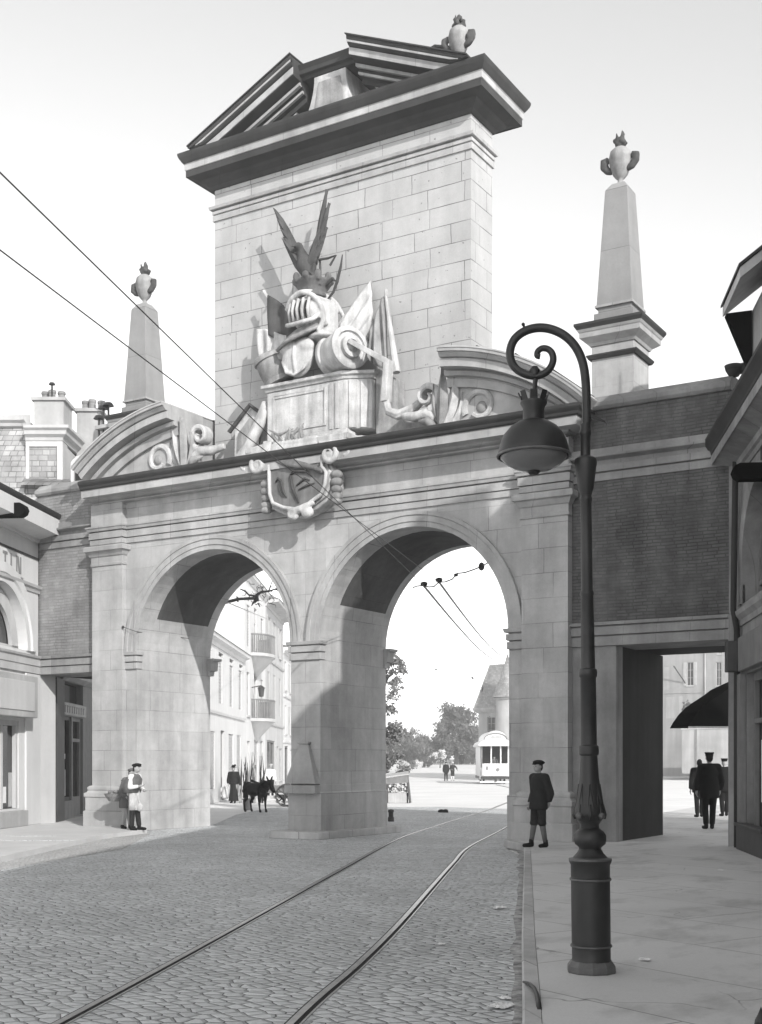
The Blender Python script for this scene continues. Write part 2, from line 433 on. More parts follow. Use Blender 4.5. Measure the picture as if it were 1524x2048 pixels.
def shutters(parent, x0, x1, z0, z1, mat=None, opening=True, y=-.05):
    w = (x1-x0)/2
    for sgn in (-1, 1):
        s = MB()
        a = x0-w-.03 if sgn < 0 else x1+.03
        s.box(a, a+w, y, y+.04, z0, z1)
        k = int((z1-z0)/.11)
        for i in range(k):
            zz = z0+.06+i*(z1-z0-.1)/k
            s.box(a+.05, a+w-.05, y-.014, y-.001, zz, zz+.055)
        obj('shutter', s, mat or M['woodpale'], parent, local=True)
# ================================================================== THE GATE
W = 6.43; AR = 2.335; ACX = 2.735; SPR = 4.42; DEPTH = 2.85
gate = thing('city_gate', 'pale stone city gate with two round arches and a tall attic wall', 'gate', (0, 0, 0))
g = MB()
for a, b in ((-W, -ACX-AR), (-ACX+AR, ACX-AR), (ACX+AR, W)):
    g.box(a, b, 0, DEPTH, 0, SPR)
g.box(-W, -ACX-AR, 0, DEPTH, SPR, 7.0); g.box(ACX+AR, W, 0, DEPTH, SPR, 7.0); g.box(-.4, .4, 0, DEPTH, SPR, 7.0)
arched_band(g, -ACX, AR, SPR, 7.0, 0, DEPTH, 0, 0); arched_band(g, ACX, AR, SPR, 7.0, 0, DEPTH, 0, 0)
g.box(-W, W, 0, DEPTH, 7.0, 8.56)
obj('arch_wall', g, M['stone'], gate)
# dark lining behind the stone ring: the vault's shade put into its colour
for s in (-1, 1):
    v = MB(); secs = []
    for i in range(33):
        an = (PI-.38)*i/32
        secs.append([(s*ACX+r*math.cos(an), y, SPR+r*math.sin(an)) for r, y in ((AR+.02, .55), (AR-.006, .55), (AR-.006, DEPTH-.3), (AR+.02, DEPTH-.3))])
    v.loft(secs); obj('vault_shade_lining', v, M['vault'], gate, auto=30)
for s in (-1, 1):
    a = MB()
    prof = [(AR+.002, .05), (AR+.002, -.05), (AR+.11, -.05), (AR+.115, -.075), (AR+.24, -.075), (AR+.25, -.10), (AR+.33, -.10), (AR+.33, .05)]
    arch_ring(a, s*ACX, SPR, prof)
    obj('archivolt', a, M['trim'], gate, auto=30)
# imposts (front and back of each pier)
def impost(x0, x1, yf, yb):
    i = MB()
    path = [(x0, yb), (x0, yf), (x1, yf), (x1, yb)]
    i.sweep(path, [(-.06, 4.02), (.03, 4.02), (.03, 4.17), (-.02, 4.172), (-.02, 4.195), (.045, 4.20), (.045, 4.33), (.0, 4.335), (.0, 4.355), (.075, 4.36), (.095, 4.44), (-.06, 4.44)])
    return i
obj('impost', impost(-.4, .4, -.02, .16), M['trim'], gate, bevel=.006)
obj('impost', impost(-5.42, -5.07, -.02, .16), M['trim'], gate, bevel=.006)
obj('impost', impost(5.07, 5.42, -.02, .16), M['trim'], gate, bevel=.006)
for a, b in ((-.4, .4), (-5.42, -5.07), (5.07, 5.42)):      # rear imposts, seen past the jambs
    i = MB()
    path = [(b, DEPTH-.12), (b, DEPTH+.03), (a, DEPTH+.03), (a, DEPTH-.12)]
    i.sweep(path, [(-.05, 4.0), (.06, 4.0), (.07, 4.12), (.13, 4.14), (.14, 4.38), (.20, 4.40), (.21, 4.46), (-.05, 4.46)])
    obj('impost', i, M['trim'], gate, bevel=.006)
# pilasters
for s in (-1, 1):
    x0, x1 = (-W, -5.42) if s < 0 else (5.42, W)
    p = MB(); p.box(x0, x1, -.15, -.002, 1.1, 7.12)
    pil = obj('pilaster', p, M['stone'], gate)
    path = [(x0, 0), (x0, -.15), (x1, -.15), (x1, 0)]
    b = MB().sweep(path, [(-.05, .0), (.16, .0), (.16, .48), (.12, .5), (.12, .82), (.15, .84), (.15, .93), (.10, .955), (.075, 1.0), (.085, 1.03), (.085, 1.08), (.03, 1.12), (-.05, 1.12)])
    obj('base', b, M['stone'], pil, bevel=.008)
    c = MB().sweep(path, [(-.05, 6.62), (.03, 6.62), (.035, 6.68), (.02, 6.69), (.02, 6.84), (.05, 6.86), (.10, 6.96), (.16, 6.98), (.16, 7.08), (.13, 7.115), (-.05, 7.115)])
    obj('capital', c, M['trim'], pil, bevel=.006)
# entablature
brk = [(-W, .3), (-W, -.15), (-5.42, -.15), (-5.42, -.001), (5.42, -.001), (5.42, -.15), (W, -.15), (W, .3)]
ar = MB().sweep(brk, [(-.08, 7.15), (.04, 7.15), (.04, 7.27), (-.03, 7.272), (-.03, 7.293), (.06, 7.295), (.06, 7.455), (-.0, 7.46), (-.0, 7.48), (.09, 7.485), (.11, 7.55), (.13, 7.56), (.13, 7.60), (-.08, 7.60)])
obj('architrave', ar, M['trim'], gate)
fr = MB().sweep(brk, [(-.05, 7.603), (.02, 7.603), (.02, 8.16), (-.05, 8.16)])
obj('shadow_joint', MB().sweep(brk, [(-.08, 7.11), (-.04, 7.11), (-.04, 7.149), (-.08, 7.149)]), M['trimdark'], gate)  # dark strip painted as the shadow line under the architrave
obj('frieze', fr, M['stone'], gate)
cpath = [(-W+.05, -.15), (W-.08, -.15), (W-.08, .6)]
co = MB().sweep(cpath, [(-.3, 8.163), (.05, 8.163), (.06, 8.19), (.02, 8.195), (.02, 8.21), (.15, 8.24), (.17, 8.27), (.42, 8.285), (.44, 8.27), (.44, 8.43), (.46, 8.44), (-.3, 8.50)])
obj('cornice', co, M['trim'], gate, bevel=.006)
cy = MB().sweep(cpath, [(-.3, 8.502), (.46, 8.445), (.49, 8.47), (.50, 8.52), (.545, 8.57), (.56, 8.60), (.56, 8.65), (.53, 8.67), (-.3, 8.74)])
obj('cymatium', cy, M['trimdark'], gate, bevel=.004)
obj('deck', MB().box(-W, W+.1, -.1, DEPTH, 8.57, 8.72), M['lead'], gate)
# kerbed island round the middle pier, sloped guard stone on its front
obj('guard_stone', MB().loft([[(-.42, -.001, 1.22), (.42, -.001, 1.22), (.42, -.24, 1.22), (-.42, -.24, 1.22)], [(-.11, -.001, 2.12), (.12, -.001, 2.12), (.12, -.09, 2.12), (-.11, -.09, 2.12)]]).box(-.14, .16, -.13, -.002, 2.121, 2.17).box(-.42, .42, -.24, -.001, 1.0, 1.19), M['trim'], gate, bevel=.01)
obj('plinth', MB().sweep([(-.4, DEPTH), (-.4, -.0), (.4, -.0), (.4, DEPTH)], [(-.05, 0), (.05, 0), (.05, 1.02), (.02, 1.04), (.02, 1.20), (-.05, 1.20)]), M['stone'], gate, bevel=.01)
isl = MB(); 
pts = []
for cx, cy_, a0 in ((-.45, -.30, 180), (.45, -.30, 270), (.45, DEPTH+.1, 0), (-.45, DEPTH+.1, 90)):
    for q in range(6):
        a = rad(a0+q*18); pts.append((cx+.28*math.cos(a), cy_+.28*math.sin(a)))
isl.prism(pts, -.05, .16, 'z')
obj('island_kerb', isl, M['kerb'], gate, bevel=.02)
obj('plinth', MB().sweep([(5.07, DEPTH), (5.07, -.0), (5.3, -.0), (5.3, -.02)], [(-.04, 0), (.03, 0), (.03, 1.02), (.0, 1.04), (-.04, 1.04)]), M['stone'], gate)

# ------------------------------------------------ attic
AX, AY0, AY1 = 3.58, 1.2, 2.25
at_ = obj('attic', MB().box(-AX, AX, AY0, AY1, 8.725, 16.0), M['attic'], gate)
loop = [(-AX, AY0), (AX, AY0), (AX, AY1), (-AX, AY1)]
obj('architrave', MB().sweep(loop, [(-.05, 15.17), (.04, 15.17), (.04, 15.31), (-.01, 15.315), (-.01, 15.335), (.05, 15.34), (.05, 15.42), (.0, 15.425), (.0, 15.445), (.10, 15.45), (.12, 15.52), (-.05, 15.54)], True), M['trim'], at_, bevel=.006)
obj('cornice', MB().sweep(loop, [(-.05, 15.95), (.05, 15.95), (.10, 16.02), (.22, 16.10), (.26, 16.16), (.49, 16.22), (.51, 16.20), (.51, 16.40), (-.05, 16.44)], True), M['trimdark'], at_, bevel=.006)  # underside shade darkened into the stone along with its crust
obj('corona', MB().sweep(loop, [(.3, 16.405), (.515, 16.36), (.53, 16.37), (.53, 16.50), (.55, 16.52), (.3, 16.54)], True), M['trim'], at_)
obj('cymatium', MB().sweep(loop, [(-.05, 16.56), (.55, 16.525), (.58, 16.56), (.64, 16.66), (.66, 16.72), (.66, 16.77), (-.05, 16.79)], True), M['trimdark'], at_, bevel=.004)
obj('deck', MB().box(-AX, AX, AY0, AY1, 16.4, 16.78), M['lead'], at_)
# broken raking pediment
for s in (-1, 1):
    slope = .447; xo, xi, zt = 3.86, .78, 16.80
    sec = [(.48, 0), (.48, -.07), (.53, -.17), (.57, -.20), (.62, -.21), (.62, -.40), (.66, -.41), (.92, -.43), (.94, -.50), (1.04, -.53), (1.06, -.66), (1.16, -.68), (1.16, -.80), (2.29, -.80), (2.29, -.68), (2.39, -.66), (2.41, -.53), (2.51, -.5), (2.53, -.43), (2.83, -.4), (2.83, -.21), (2.97, -.07), (2.97, 0)]
    lo = []
    for i in range(17):
        q = min(1, i/15); x = xo-(xo-2.0)*q if i < 16 else xi
        z = zt+(xo-x)*slope
        lo.append([(s*x, y, max(z+t, 16.785+.0004*j)) for j, (y, t) in enumerate(sec)])
    rk = MB().loft(lo)
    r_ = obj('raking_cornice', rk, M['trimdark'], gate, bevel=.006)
    # pale fillet carried on the corona
    lo = []
    for x in (3.38, 3.0, xi):
        z = zt+(xo-x)*slope
        lo.append([(s*x, y, max(z+t, 16.80)) for y, t in ((.595, -.225), (.617, -.225), (.617, -.385), (.595, -.385))])
    obj('corona', MB().loft(lo), M['trim'], r_)
    for t0, t1, y0, x1 in ((-.09, -.145, .525, 3.62), (-.455, -.53, .905, 2.8), (-.60, -.66, 1.02, 2.5)):
        lo = []
        for x in (x1, x1-.2, xi):
            z = zt+(xo-x)*slope
            lo.append([(s*x, y, max(z+t, 16.80)) for y, t in ((y0-.03, t0), (y0+.06, t0), (y0+.06, t1), (y0-.03, t1))])
        obj('fillet', MB().loft(lo), M['trim'], r_)
    obj('roof_sheet', MB().loft([[(s*x, .44, z), (s*x, .44, z+.03), (s*x, 3.0, z+.03), (s*x, 3.0, z)] for x, z in ((xo-.0, zt+.006), (xi-.02, zt+.006+(xo-xi)*slope))]), M['leaddark'], r_)
    # tympanum with a hollow inner edge
    poly = [(s*3.9, 16.78)]
    for q in range(9):
        t = q/8; poly.append((s*(.98+.75*(1-math.sin(t*PI/2))**1.0*.9), 16.78+t*.72))
    poly.append((s*1.0, 17.55)); poly.append((s*2.4, 16.99))
    if s > 0: poly = [p for p in poly]
    obj('tympanum', MB().prism(poly, 1.2, 2.25), M['attic'], gate)
cen = []
for q in range(9):
    t = q/8; cen.append((-(.44+.30*(1-t)**2), 16.78+t*1.0))
cen = cen+[(-x, z) for x, z in cen[::-1]]
cb = obj('scrolled_block', MB().prism(cen, .98, 2.3), M['carved'], gate, bevel=.015)
obj('panel', MB().prism([(-.42, 17.0), (.42, 17.0), (.30, 17.62), (-.30, 17.62)], .945, .978), M['carvedmid'], cb, bevel=.015)
obj('cornice', MB().sweep([(-.72, 2.4), (-.72, 1.0), (.72, 1.0), (.72, 2.4)], [(-.7, 17.785), (.04, 17.785), (.06, 17.86), (.14, 17.88), (.14, 17.98), (.2, 18.08), (-.7, 18.12)]), M['trimdark'], cb, bevel=.006)

# ------------------------------------------------ broken curved pediment over the main cornice
for s in (-1, 1):
    X0, Z0, Rr = 3.25, 4.86, 5.42        # centre and crown radius of the cornice curve
    a0, a1 = rad(85.0), rad(46.5 if s > 0 else 50.5)
    sec = [(0, -.62), (-.06, -.62), (-.065, -.56), (-.085, -.56), (-.15, -.50), (-.155, -.43), (-.18, -.43), (-.185, -.48), (-.34, -.48), (-.345, -.20), (-.375, -.20), (-.38, -.26), (-.46, -.22), (-.47, -.08), (-.49, -.08), (-.50, -.10), (-.66, -.06), (-.66, .10), (-.70, .9), (0, .9)]
    secs = []
    for i in range(25):
        a = a0+(a1-a0)*i/24
        secs.append([(s*(X0+(Rr+t)*math.cos(a)), y, Z0+(Rr+t)*math.sin(a)) for t, y in sec])
    cp = obj('curved_cornice', MB().loft(secs), M['trim'], gate, auto=25)
    secs = []
    for i in range(25):
        a = a0+(a1-a0)*i/24
        secs.append([(s*(X0+(Rr+t)*math.cos(a)), y, Z0+(Rr+t)*math.sin(a)) for t, y in ((.004, -.635), (.035, -.635), (.035, 1.6), (.004, 1.6))])
    obj('roof_sheet', MB().loft(secs), M['lead'], cp, auto=25)
    for k in (6, 12, 18):
        a = a0+(a1-a0)*k/24
        obj('sheet_seam', MB().tube([(s*(X0+(Rr+.045)*math.cos(a)), y, Z0+(Rr+.045)*math.sin(a)) for y in (-.6, .5, 1.55)], .022, 6), M['trimdark'], cp)
    poly = [(s*3.7, 8.73)]
    for i in range(17):
        a = a0+(a1-.02-a0)*i/16
        poly.append((s*(X0+(Rr-.62)*math.cos(a)), max(8.74, Z0+(Rr-.62)*math.sin(a))))
    obj('tympanum', MB().prism(poly, .04, .7), M['trim'], gate)
    poly = [(s*3.75, 8.73)]+[(s*(X0+(Rr-.02)*math.cos(a0+(a1-a0)*i/12)), max(8.74, Z0+(Rr-.02)*math.sin(a0+(a1-a0)*i/12))) for i in range(13)]
    obj('backing', MB().prism(poly, .9, 2.3), M['wingstone'], gate)

# ================================================================== WINGS
def wing(s, label, brick):
    w = thing('gate_wing', label, 'side wing', (s*W, 0, 0), group=None)
    xo = 9.62 if s > 0 else -8.62
    a, b = (W+.003, xo) if s > 0 else (xo, -W-.003)
    def bx(x0, x1, *r): return MB().box(min(x0, x1), max(x0, x1), *r)
    obj('brick_wall', bx(a, b, .06, DEPTH-.1, 4.463, 7.25), brick, w)
    obj('parapet', bx(a, b, .08, .75, 7.9, 8.66), brick, w)
    st = MB().sweep([(a, .06), (b, .06)], [(-.3, 7.252), (.04, 7.252), (.04, 7.40), (-.01, 7.402), (-.01, 7.425), (.07, 7.43), (.07, 7.56), (.0, 7.57), (.0, 7.66), (.16, 7.70), (.17, 7.74), (.05, 7.76), (.04, 7.895), (-.3, 7.895)])
    obj('string_course', st, M['wingstone'], w, bevel=.005)
    obj('coping', MB().sweep([(a, .08), (b, .08)], [(-.7, 8.663), (.05, 8.663), (.10, 8.72), (.10, 8.80), (-.02, 8.90), (-.1, 8.96), (-.7, 8.98)]), M['wingstone'], w, bevel=.008)
    obj('lintel', MB().sweep([(a, .06), (b, .06)], [(-1.2, 4.0), (.05, 4.0), (.05, 4.18), (-.01, 4.182), (-.01, 4.205), (.075, 4.21), (.075, 4.37), (.02, 4.372), (.02, 4.395), (.12, 4.40), (.14, 4.46), (-1.2, 4.46)]), M['wingstone'], w)
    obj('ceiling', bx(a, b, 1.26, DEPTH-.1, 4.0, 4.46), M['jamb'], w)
    obj('roof_slab', bx(a, b, .75, DEPTH-.1, 7.3, 8.6), M['lead'], w)
    return w, a, b
wr, a, b = wing(1, 'dark brick side wing over the foot passage, right of the gate', M['brick'])
obj('passage_pier', MB().box(W+.003, 7.36, .06, .42, 0, 3.997), M['wingstone'], wr, bevel=.01)
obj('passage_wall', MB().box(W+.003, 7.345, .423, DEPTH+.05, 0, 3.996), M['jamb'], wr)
obj('passage_pier', MB().box(9.60, 9.98, -.10, .5, 0, 4.46), M['wingstone'], wr, bevel=.01)
obj('passage_pier', MB().box(9.60, 9.84, -.06, .4, 4.47, 7.25), M['wingstone'], wr, bevel=.01)
wl, a, b = wing(-1, 'pale rendered side wing joining the left shop to the gate', M['brickpale'])
obj('passage_pier', MB().box(-8.9, -8.5, .0, .62, 0, 3.997), M['plaster2'], wl, bevel=.01)

# ================================================================== OBELISKS
def urn(parent_name, base, sc, label, own=True):
    u = thing(parent_name, label, 'urn', base)
    k = sc
    P = lambda pr: [(r*k, z*k) for r, z in pr]
    obj('bowl', MB().lathe(P([(.0, 0), (.13, 0), (.13, .05), (.07, .08), (.07, .16), (.12, .2), (.2, .30), (.28, .52), (.31, .72), (.27, .90), (.16, 1.0), (0, 1.02)]), seg=20), M['carvedmid'], u, local=True, smooth=True)
    f = MB(); rr = random.Random(int(base[0]*100))
    for i in range(16):
        a = rr.uniform(0, 2*PI); q = rr.uniform(.05, .17)
        f.ball((q*math.cos(a)*k, q*math.sin(a)*k, rr.uniform(1.04, 1.26)*k), (rr.uniform(.05, .085)*k,)*3, 8, 6)
    for i in range(4):
        a = rr.uniform(0, 2*PI); p = Vector((.07*math.cos(a), .07*math.sin(a), 1.2))
        f.tube([p*k, (p+Vector((.05*math.cos(a), .05*math.sin(a), .14)))*k, (p+Vector((.01*math.cos(a+1), .02*math.sin(a+1), .27)))*k], [.05*k, .035*k, .008*k], 6)
    f.tube([(0, 0, .95*k), (0, 0, 1.1*k)], .10*k, 8)
    obj('flame', f, M['carveddark'], u, local=True, voxel=.028, sm=1)
    for s in (-1, 1):
        h = MB()
        h.tube([(s*.20*k, -.03*k, .40*k), (s*.33*k, -.05*k, .44*k), (s*.45*k, -.05*k, .58*k), (s*.46*k, -.04*k, .74*k), (s*.36*k, -.03*k, .78*k), (s*.33*k, -.02*k, .66*k)], [.08*k, .10*k, .105*k, .09*k, .07*k, .05*k], 8)
        for q in range(5): h.ball((s*(.40+rr.uniform(-.07, .08))*k, rr.uniform(-.12, .02)*k, (.58+rr.uniform(-.14, .16))*k), rr.uniform(.05, .085)*k, 8, 6)
        obj('handle', h, M['carveddark'], u, local=True, voxel=.028, sm=1)
    return u
def obelisk(x, label, urnlabel):
    o = thing('obelisk', label, 'obelisk', (x, 2.08, 8.62))
    y = 0
    obj('pedestal', MB().box(-.465, .465, -.465, .465, -.3, 1.86), M['stone'], o, local=True, bevel=.01)
    lp = [(-.465, -.465), (.465, -.465), (.465, .465), (-.465, .465)]
    obj('necking', MB().sweep(lp, [(-.1, 1.58), (.05, 1.58), (.09, 1.64), (.09, 1.67), (-.1, 1.70)], True), M['trimdark'], o, local=True)
    obj('cap', MB().sweep(lp, [(-.3, 1.863), (.03, 1.863), (.06, 1.92), (.16, 1.99), (.2, 2.02), (.2, 2.12), (.22, 2.14), (.27, 2.24), (.28, 2.30), (-.3, 2.34)], True), M['trim'], o, local=True, bevel=.005)
    obj('cap_sheet', MB().sweep(lp, [(-.5, 2.345), (.22, 2.15), (.29, 2.26), (.29, 2.31), (-.5, 2.36)], True), M['leaddark'], o, local=True)
    obj('step', MB().box(-.43, .43, -.43, .43, 2.3, 2.56).box(-.36, .36, -.36, .36, 2.561, 2.70), M['obelisk'], o, local=True, bevel=.008)
    sh = MB().taper(0, 0, 2.72, 5.20, .78, .78, .50, .50).taper(0, 0, 5.201, 5.36, .50, .50, .28, .28)
    obj('shaft', sh, M['obelisk'], o, local=True, bevel=.012)
    obj('foot_band', MB().box(-.415, .415, -.415, .415, 2.69, 2.74), M['trim'], o, local=True)
    urn('urn', (x, 2.08, 8.62+5.34), .80, urnlabel)
    return o
obelisk(6.69, 'tall stone obelisk rising above the brick wing, right of the attic', 'flaming stone urn on top of the right-hand obelisk')
obelisk(-6.69, 'stone obelisk crossed by the wires, left of the attic wall', 'flaming stone urn on top of the left-hand obelisk')
# gabled acroterion block and urn on the right slope of the attic
pb = thing('urn_pedestal', 'small gabled stone block on the right slope of the attic pediment', 'pedestal', (2.78, 1.45, 17.22))
obj('block', MB().prism([(-.50, -.5), (.40, -.5), (.40, .22), (-.05, .38), (-.50, .28)], -.3, .3), M['trim'], pb, local=True, bevel=.01)
obj('cap_sheet', MB().prism([(-.56, .28), (-.05, .40), (.46, .22), (.46, .26), (-.05, .45), (-.56, .33)], -.36, .36), M['leaddark'], pb, local=True)
urn('urn', (3.46, .86, 16.94), .76, 'flaming stone urn at the right end of the attic pediment')
# ================================================================== TROPHY SCULPTURE
def smooth_path(pts, k=5):
    P = [Vector(p) for p in pts]; out = []
    for i in range(len(P)-1):
        p0 = P[max(i-1, 0)]; p1 = P[i]; p2 = P[i+1]; p3 = P[min(i+2, len(P)-1)]
        for q in range(k):
            u = q/k; out.append(.5*((2*p1)+(p2-p0)*u+(2*p0-5*p1+4*p2-p3)*u*u+(3*p1-p0-3*p2+p3)*u**3))
    return out+[P[-1]]
tro = thing('trophy_sculpture', 'carved stone trophy of helmet, crowned bird, flags and drums on a block before the attic', 'sculpture', (0, .6, 8.72))
def T(u, v, y=.5): return tuple(at(u, v, y))
# block it stands on
bl = MB().box(-1.33, .78, .34, 1.19, 9.22, 10.34)
bl.box(-1.50, 1.0, .26, 1.19, 8.73, 9.02).box(-1.42, .92, .29, 1.19, 9.021, 9.219)
bl.prism([(.781, .34), (1.38, .62), (1.38, 1.19), (.781, 1.19)], 9.22, 10.34, 'z')
bl.prism([(1.001, .26), (1.56, .56), (1.56, 1.19), (1.001, 1.19)], 8.73, 9.02, 'z')
ped = obj('block', bl, M['carved'], tro, bevel=.015)
obj('block_cornice', MB().sweep([(-1.33, 1.19), (-1.33, .34), (.78, .34), (1.38, .62), (1.38, 1.19)], [(-.3, 10.342), (.03, 10.342), (.05, 10.40), (.11, 10.43), (.11, 10.50), (-.3, 10.54)]), M['carved'], ped, bevel=.006)
pn = MB()
for x0, x1, z0, z1 in ((-1.16, -1.10, 9.36, 10.22), (.28, .34, 9.36, 10.22), (-1.10, .28, 10.16, 10.22), (-1.10, .28, 9.36, 9.42)): pn.box(x0, x1, .315, .339, z0, z1)
pn.box(.44, .52, .30, .339, 9.24, 10.3).box(.60, .68, .30, .339, 9.24, 10.3)
obj('panel_moulding', pn, M['carved'], ped, bevel=.006)
cs = MB()          # flat strips on the chamfer
for t in (.22, .62):
    q = [(.78+.6*t, .34+.28*t), (.78+.6*(t+.24), .34+.28*(t+.24))]; o_ = (.017, -.036)
    cs.prism([q[0], (q[0][0]+o_[0], q[0][1]+o_[1]), (q[1][0]+o_[0], q[1][1]+o_[1]), q[1]], 9.24, 10.32, 'z')
obj('chamfer_strips', cs, M['carved'], ped)
# side panel left of the block, with a pointed head
x0, z0 = T(497, 880, .75)[0], 8.74
obj('side_panel', MB().prism([(-2.62, 8.74), (-1.58, 8.74), (-1.62, 9.9), (-2.08, 10.22), (-2.58, 9.78)], .72, 1.19), M['carved'], tro, bevel=.02)
obj('side_panel', MB().prism([(-2.45, 8.92), (-1.8, 8.92), (-1.8, 9.72), (-2.08, 9.98), (-2.45, 9.62)], .66, .718), M['carvedmid'], tro, bevel=.015)
obj('side_panel_hood', MB().tube([(-2.72, .68, 9.70), (-2.08, .66, 10.26), (-1.5, .68, 9.82)], .055, 6), M['carveddark'], tro)
sw = MB()
for dx in (0, .12, .24):
    sw.tube([(-1.48+dx*.2, .5-dx*.3, 10.2-dx), (-1.62+dx*.3, .45-dx*.3, 9.8-dx*.5), (-1.95+dx*.4, .4-dx*.3, 9.15), (-2.35+dx, .36-dx*.2, 8.80)], [.10, .12, .14, .10], 8)
obj('scroll_bracket', sw, M['carved'], tro, voxel=.03)

# drums
def drum(c, axis, r, L, mat, name):
    ax = Vector(axis).normalized(); m = Vector((0, 0, 1)).rotation_difference(ax).to_matrix().to_4x4(); m.translation = Vector(c)
    d = MB().lathe([(0, -L/2), (r*.9, -L/2), (r*1.04, -L/2+.02), (r*1.04, -L/2+.12), (r*.93, -L/2+.14), (r*.97, 0), (r*.93, L/2-.14), (r*1.05, L/2-.12), (r*1.05, L/2-.03), (r*.96, L/2), (r*.80, L/2+.01), (r*.78, L/2-.05), (r*.55, L/2-.05), (r*.53, L/2+.05), (r*.34, L/2+.07), (r*.3, L/2+.01), (0, L/2+.02)], seg=32, mat=m)
    return obj(name, d, mat, tro, smooth=False, auto=35)
drum((.70, .42, 10.98), (.90, -.42, .05), .46, .80, M['carved'], 'drum')
drum((-1.30, .55, 10.93), (-.35, -.25, .9), .36, .72, M['carvedmid'], 'drum')
hb = MB().ball((.98, .28, 11.02), (.16, .16, .16), 14, 9)
obj('drum_boss', hb, M['carved'], tro, smooth=True)
# long trumpet-like bar falling into a scroll towards the right
tr = MB().loft([[(1.05, .10, 11.05), (1.12, .10, 11.13), (1.12, .34, 11.13), (1.05, .34, 11.05)], [(2.02, .12, 10.42), (2.10, .12, 10.52), (2.10, .36, 10.52), (2.02, .36, 10.42)]])
tr.loft([[(1.98, .12, 10.50), (2.11, .12, 10.50), (2.11, .36, 10.50), (1.98, .36, 10.50)], [(1.90, .12, 9.62), (2.05, .12, 9.62), (2.05, .36, 9.62), (1.90, .36, 9.62)]])
tr.tube([(1.97, .24, 9.66), (2.05, .23, 9.40), (2.3, .22, 9.28), (2.65, .21, 9.34), (2.92, .20, 9.5)], [.09, .10, .12, .12, .08], 8)
obj('bar_and_scroll', tr, M['carved'], tro, bevel=.012)
obj('side_slab', MB().prism([(1.42, 8.74), (2.9, 8.74), (2.95, 9.2), (2.2, 9.25), (1.93, 9.5), (1.9, 10.3), (1.42, 10.6)], .72, 1.19), M['carvedmid'], tro, bevel=.015)
# breastplate, gorget, helmet
brp = MB().ball((-.42, .30, 11.02), (.44, .17, .46), 20, 12)
brp.ball((-.64, .26, 11.28), (.24, .15, .2), 12, 8).ball((-.20, .26, 11.24), (.25, .15, .2), 12, 8)
brp.tube([(-.42, .16, 11.36), (-.42, .10, 11.0), (-.42, .18, 10.62)], [.02, .035, .02], 7)
brp.tube([(-.84, .26, 10.98), (-.66, .16, 10.66), (-.42, .14, 10.57), (-.18, .16, 10.68), (.02, .28, 11.0)], .035, 7)
obj('breastplate', brp, M['carved'], tro, voxel=.03, sm=3)
gg = MB()
gg.loft([[(-.95, .25, 11.26), (-.55, .0, 11.33), (.05, .05, 11.5), (.36, .3, 11.66), (.3, .8, 11.6), (-.7, .8, 11.4)],
         [(-.80, .35, 11.55), (-.45, .2, 11.62), (.08, .2, 11.86), (.26, .35, 11.92), (.2, .8, 11.9), (-.6, .8, 11.7)]])
gg.tube([(-.98, .25, 11.25), (-.55, -.02, 11.31), (.05, .03, 11.47), (.40, .3, 11.66)], .05, 8)
obj('gorget', gg, M['carvedmid'], tro, voxel=.03, sm=2)
hel = MB()
hel.ball((-.10, .42, 11.98), (.50, .48, .42), 24, 16)
hel.cap((.12, .52, 11.98), (.20, .55, 11.50), .36, .28, 16)
hel.lathe([(0, 0), (.36, 0), (.40, .05), (.33, .12), (0, .14)], .16, .52, 11.36, 22)
hel.tube(smooth_path([(-.58, .10, 12.05), (-.40, .0, 12.24), (-.08, -.04, 12.34), (.20, .04, 12.22), (.34, .14, 11.98), (.34, .2, 11.70), (.22, .18, 11.48)]), .065, 9)
hel.tube(smooth_path([(-.60, .10, 11.72), (-.36, -.03, 11.66), (-.02, -.07, 11.66), (.20, .02, 11.72), (.30, .14, 11.86)]), .055, 9)
hel.tube(smooth_path([(-.10, .0, 12.38), (.06, .4, 12.46), (.30, .75, 12.30), (.45, .9, 11.95)]), .05, 8)
h_ = obj('helmet', hel, M['carved'], tro, voxel=.028, sm=2)
vs = MB()
for k in range(5):
    x = -.50+.135*k
    y = .42-.48*math.sqrt(max(0, 1-((x+.12)/.54)**2))-.012
    vs.ball((x, y+.02, 11.95), (.036, .06, .15+.02*min(k, 3)), 8, 7)
obj('visor_slot', vs, M['groove'], h_, smooth=True)
vb = MB()
for k in range(5):
    x = -.435+.135*k
    y = .42-.48*math.sqrt(max(0, 1-((x+.12)/.54)**2))-.05
    vb.tube([(x, y+.04, 11.72), (x, y-.02, 11.94), (x, y+.06, 12.2)], .036, 8)
obj('visor_bar', vb, M['carved'], h_, smooth=True)
# crown
cr = MB().lathe([(.0, 0), (.34, 0), (.35, .07), (.31, .10), (.33, .2), (.44, .36), (.42, .40), (.28, .38), (0, .3)], -.14, .5, 12.36, 22)
for k in range(9):
    a = 2*PI*k/9
    cr.ball((-.14+.42*math.cos(a), .5+.42*math.sin(a), 12.79), (.085, .085, .09 if k % 2 else .13), 8, 6)
obj('crown', cr, M['carvedcrust'], tro, voxel=.024, sm=1)
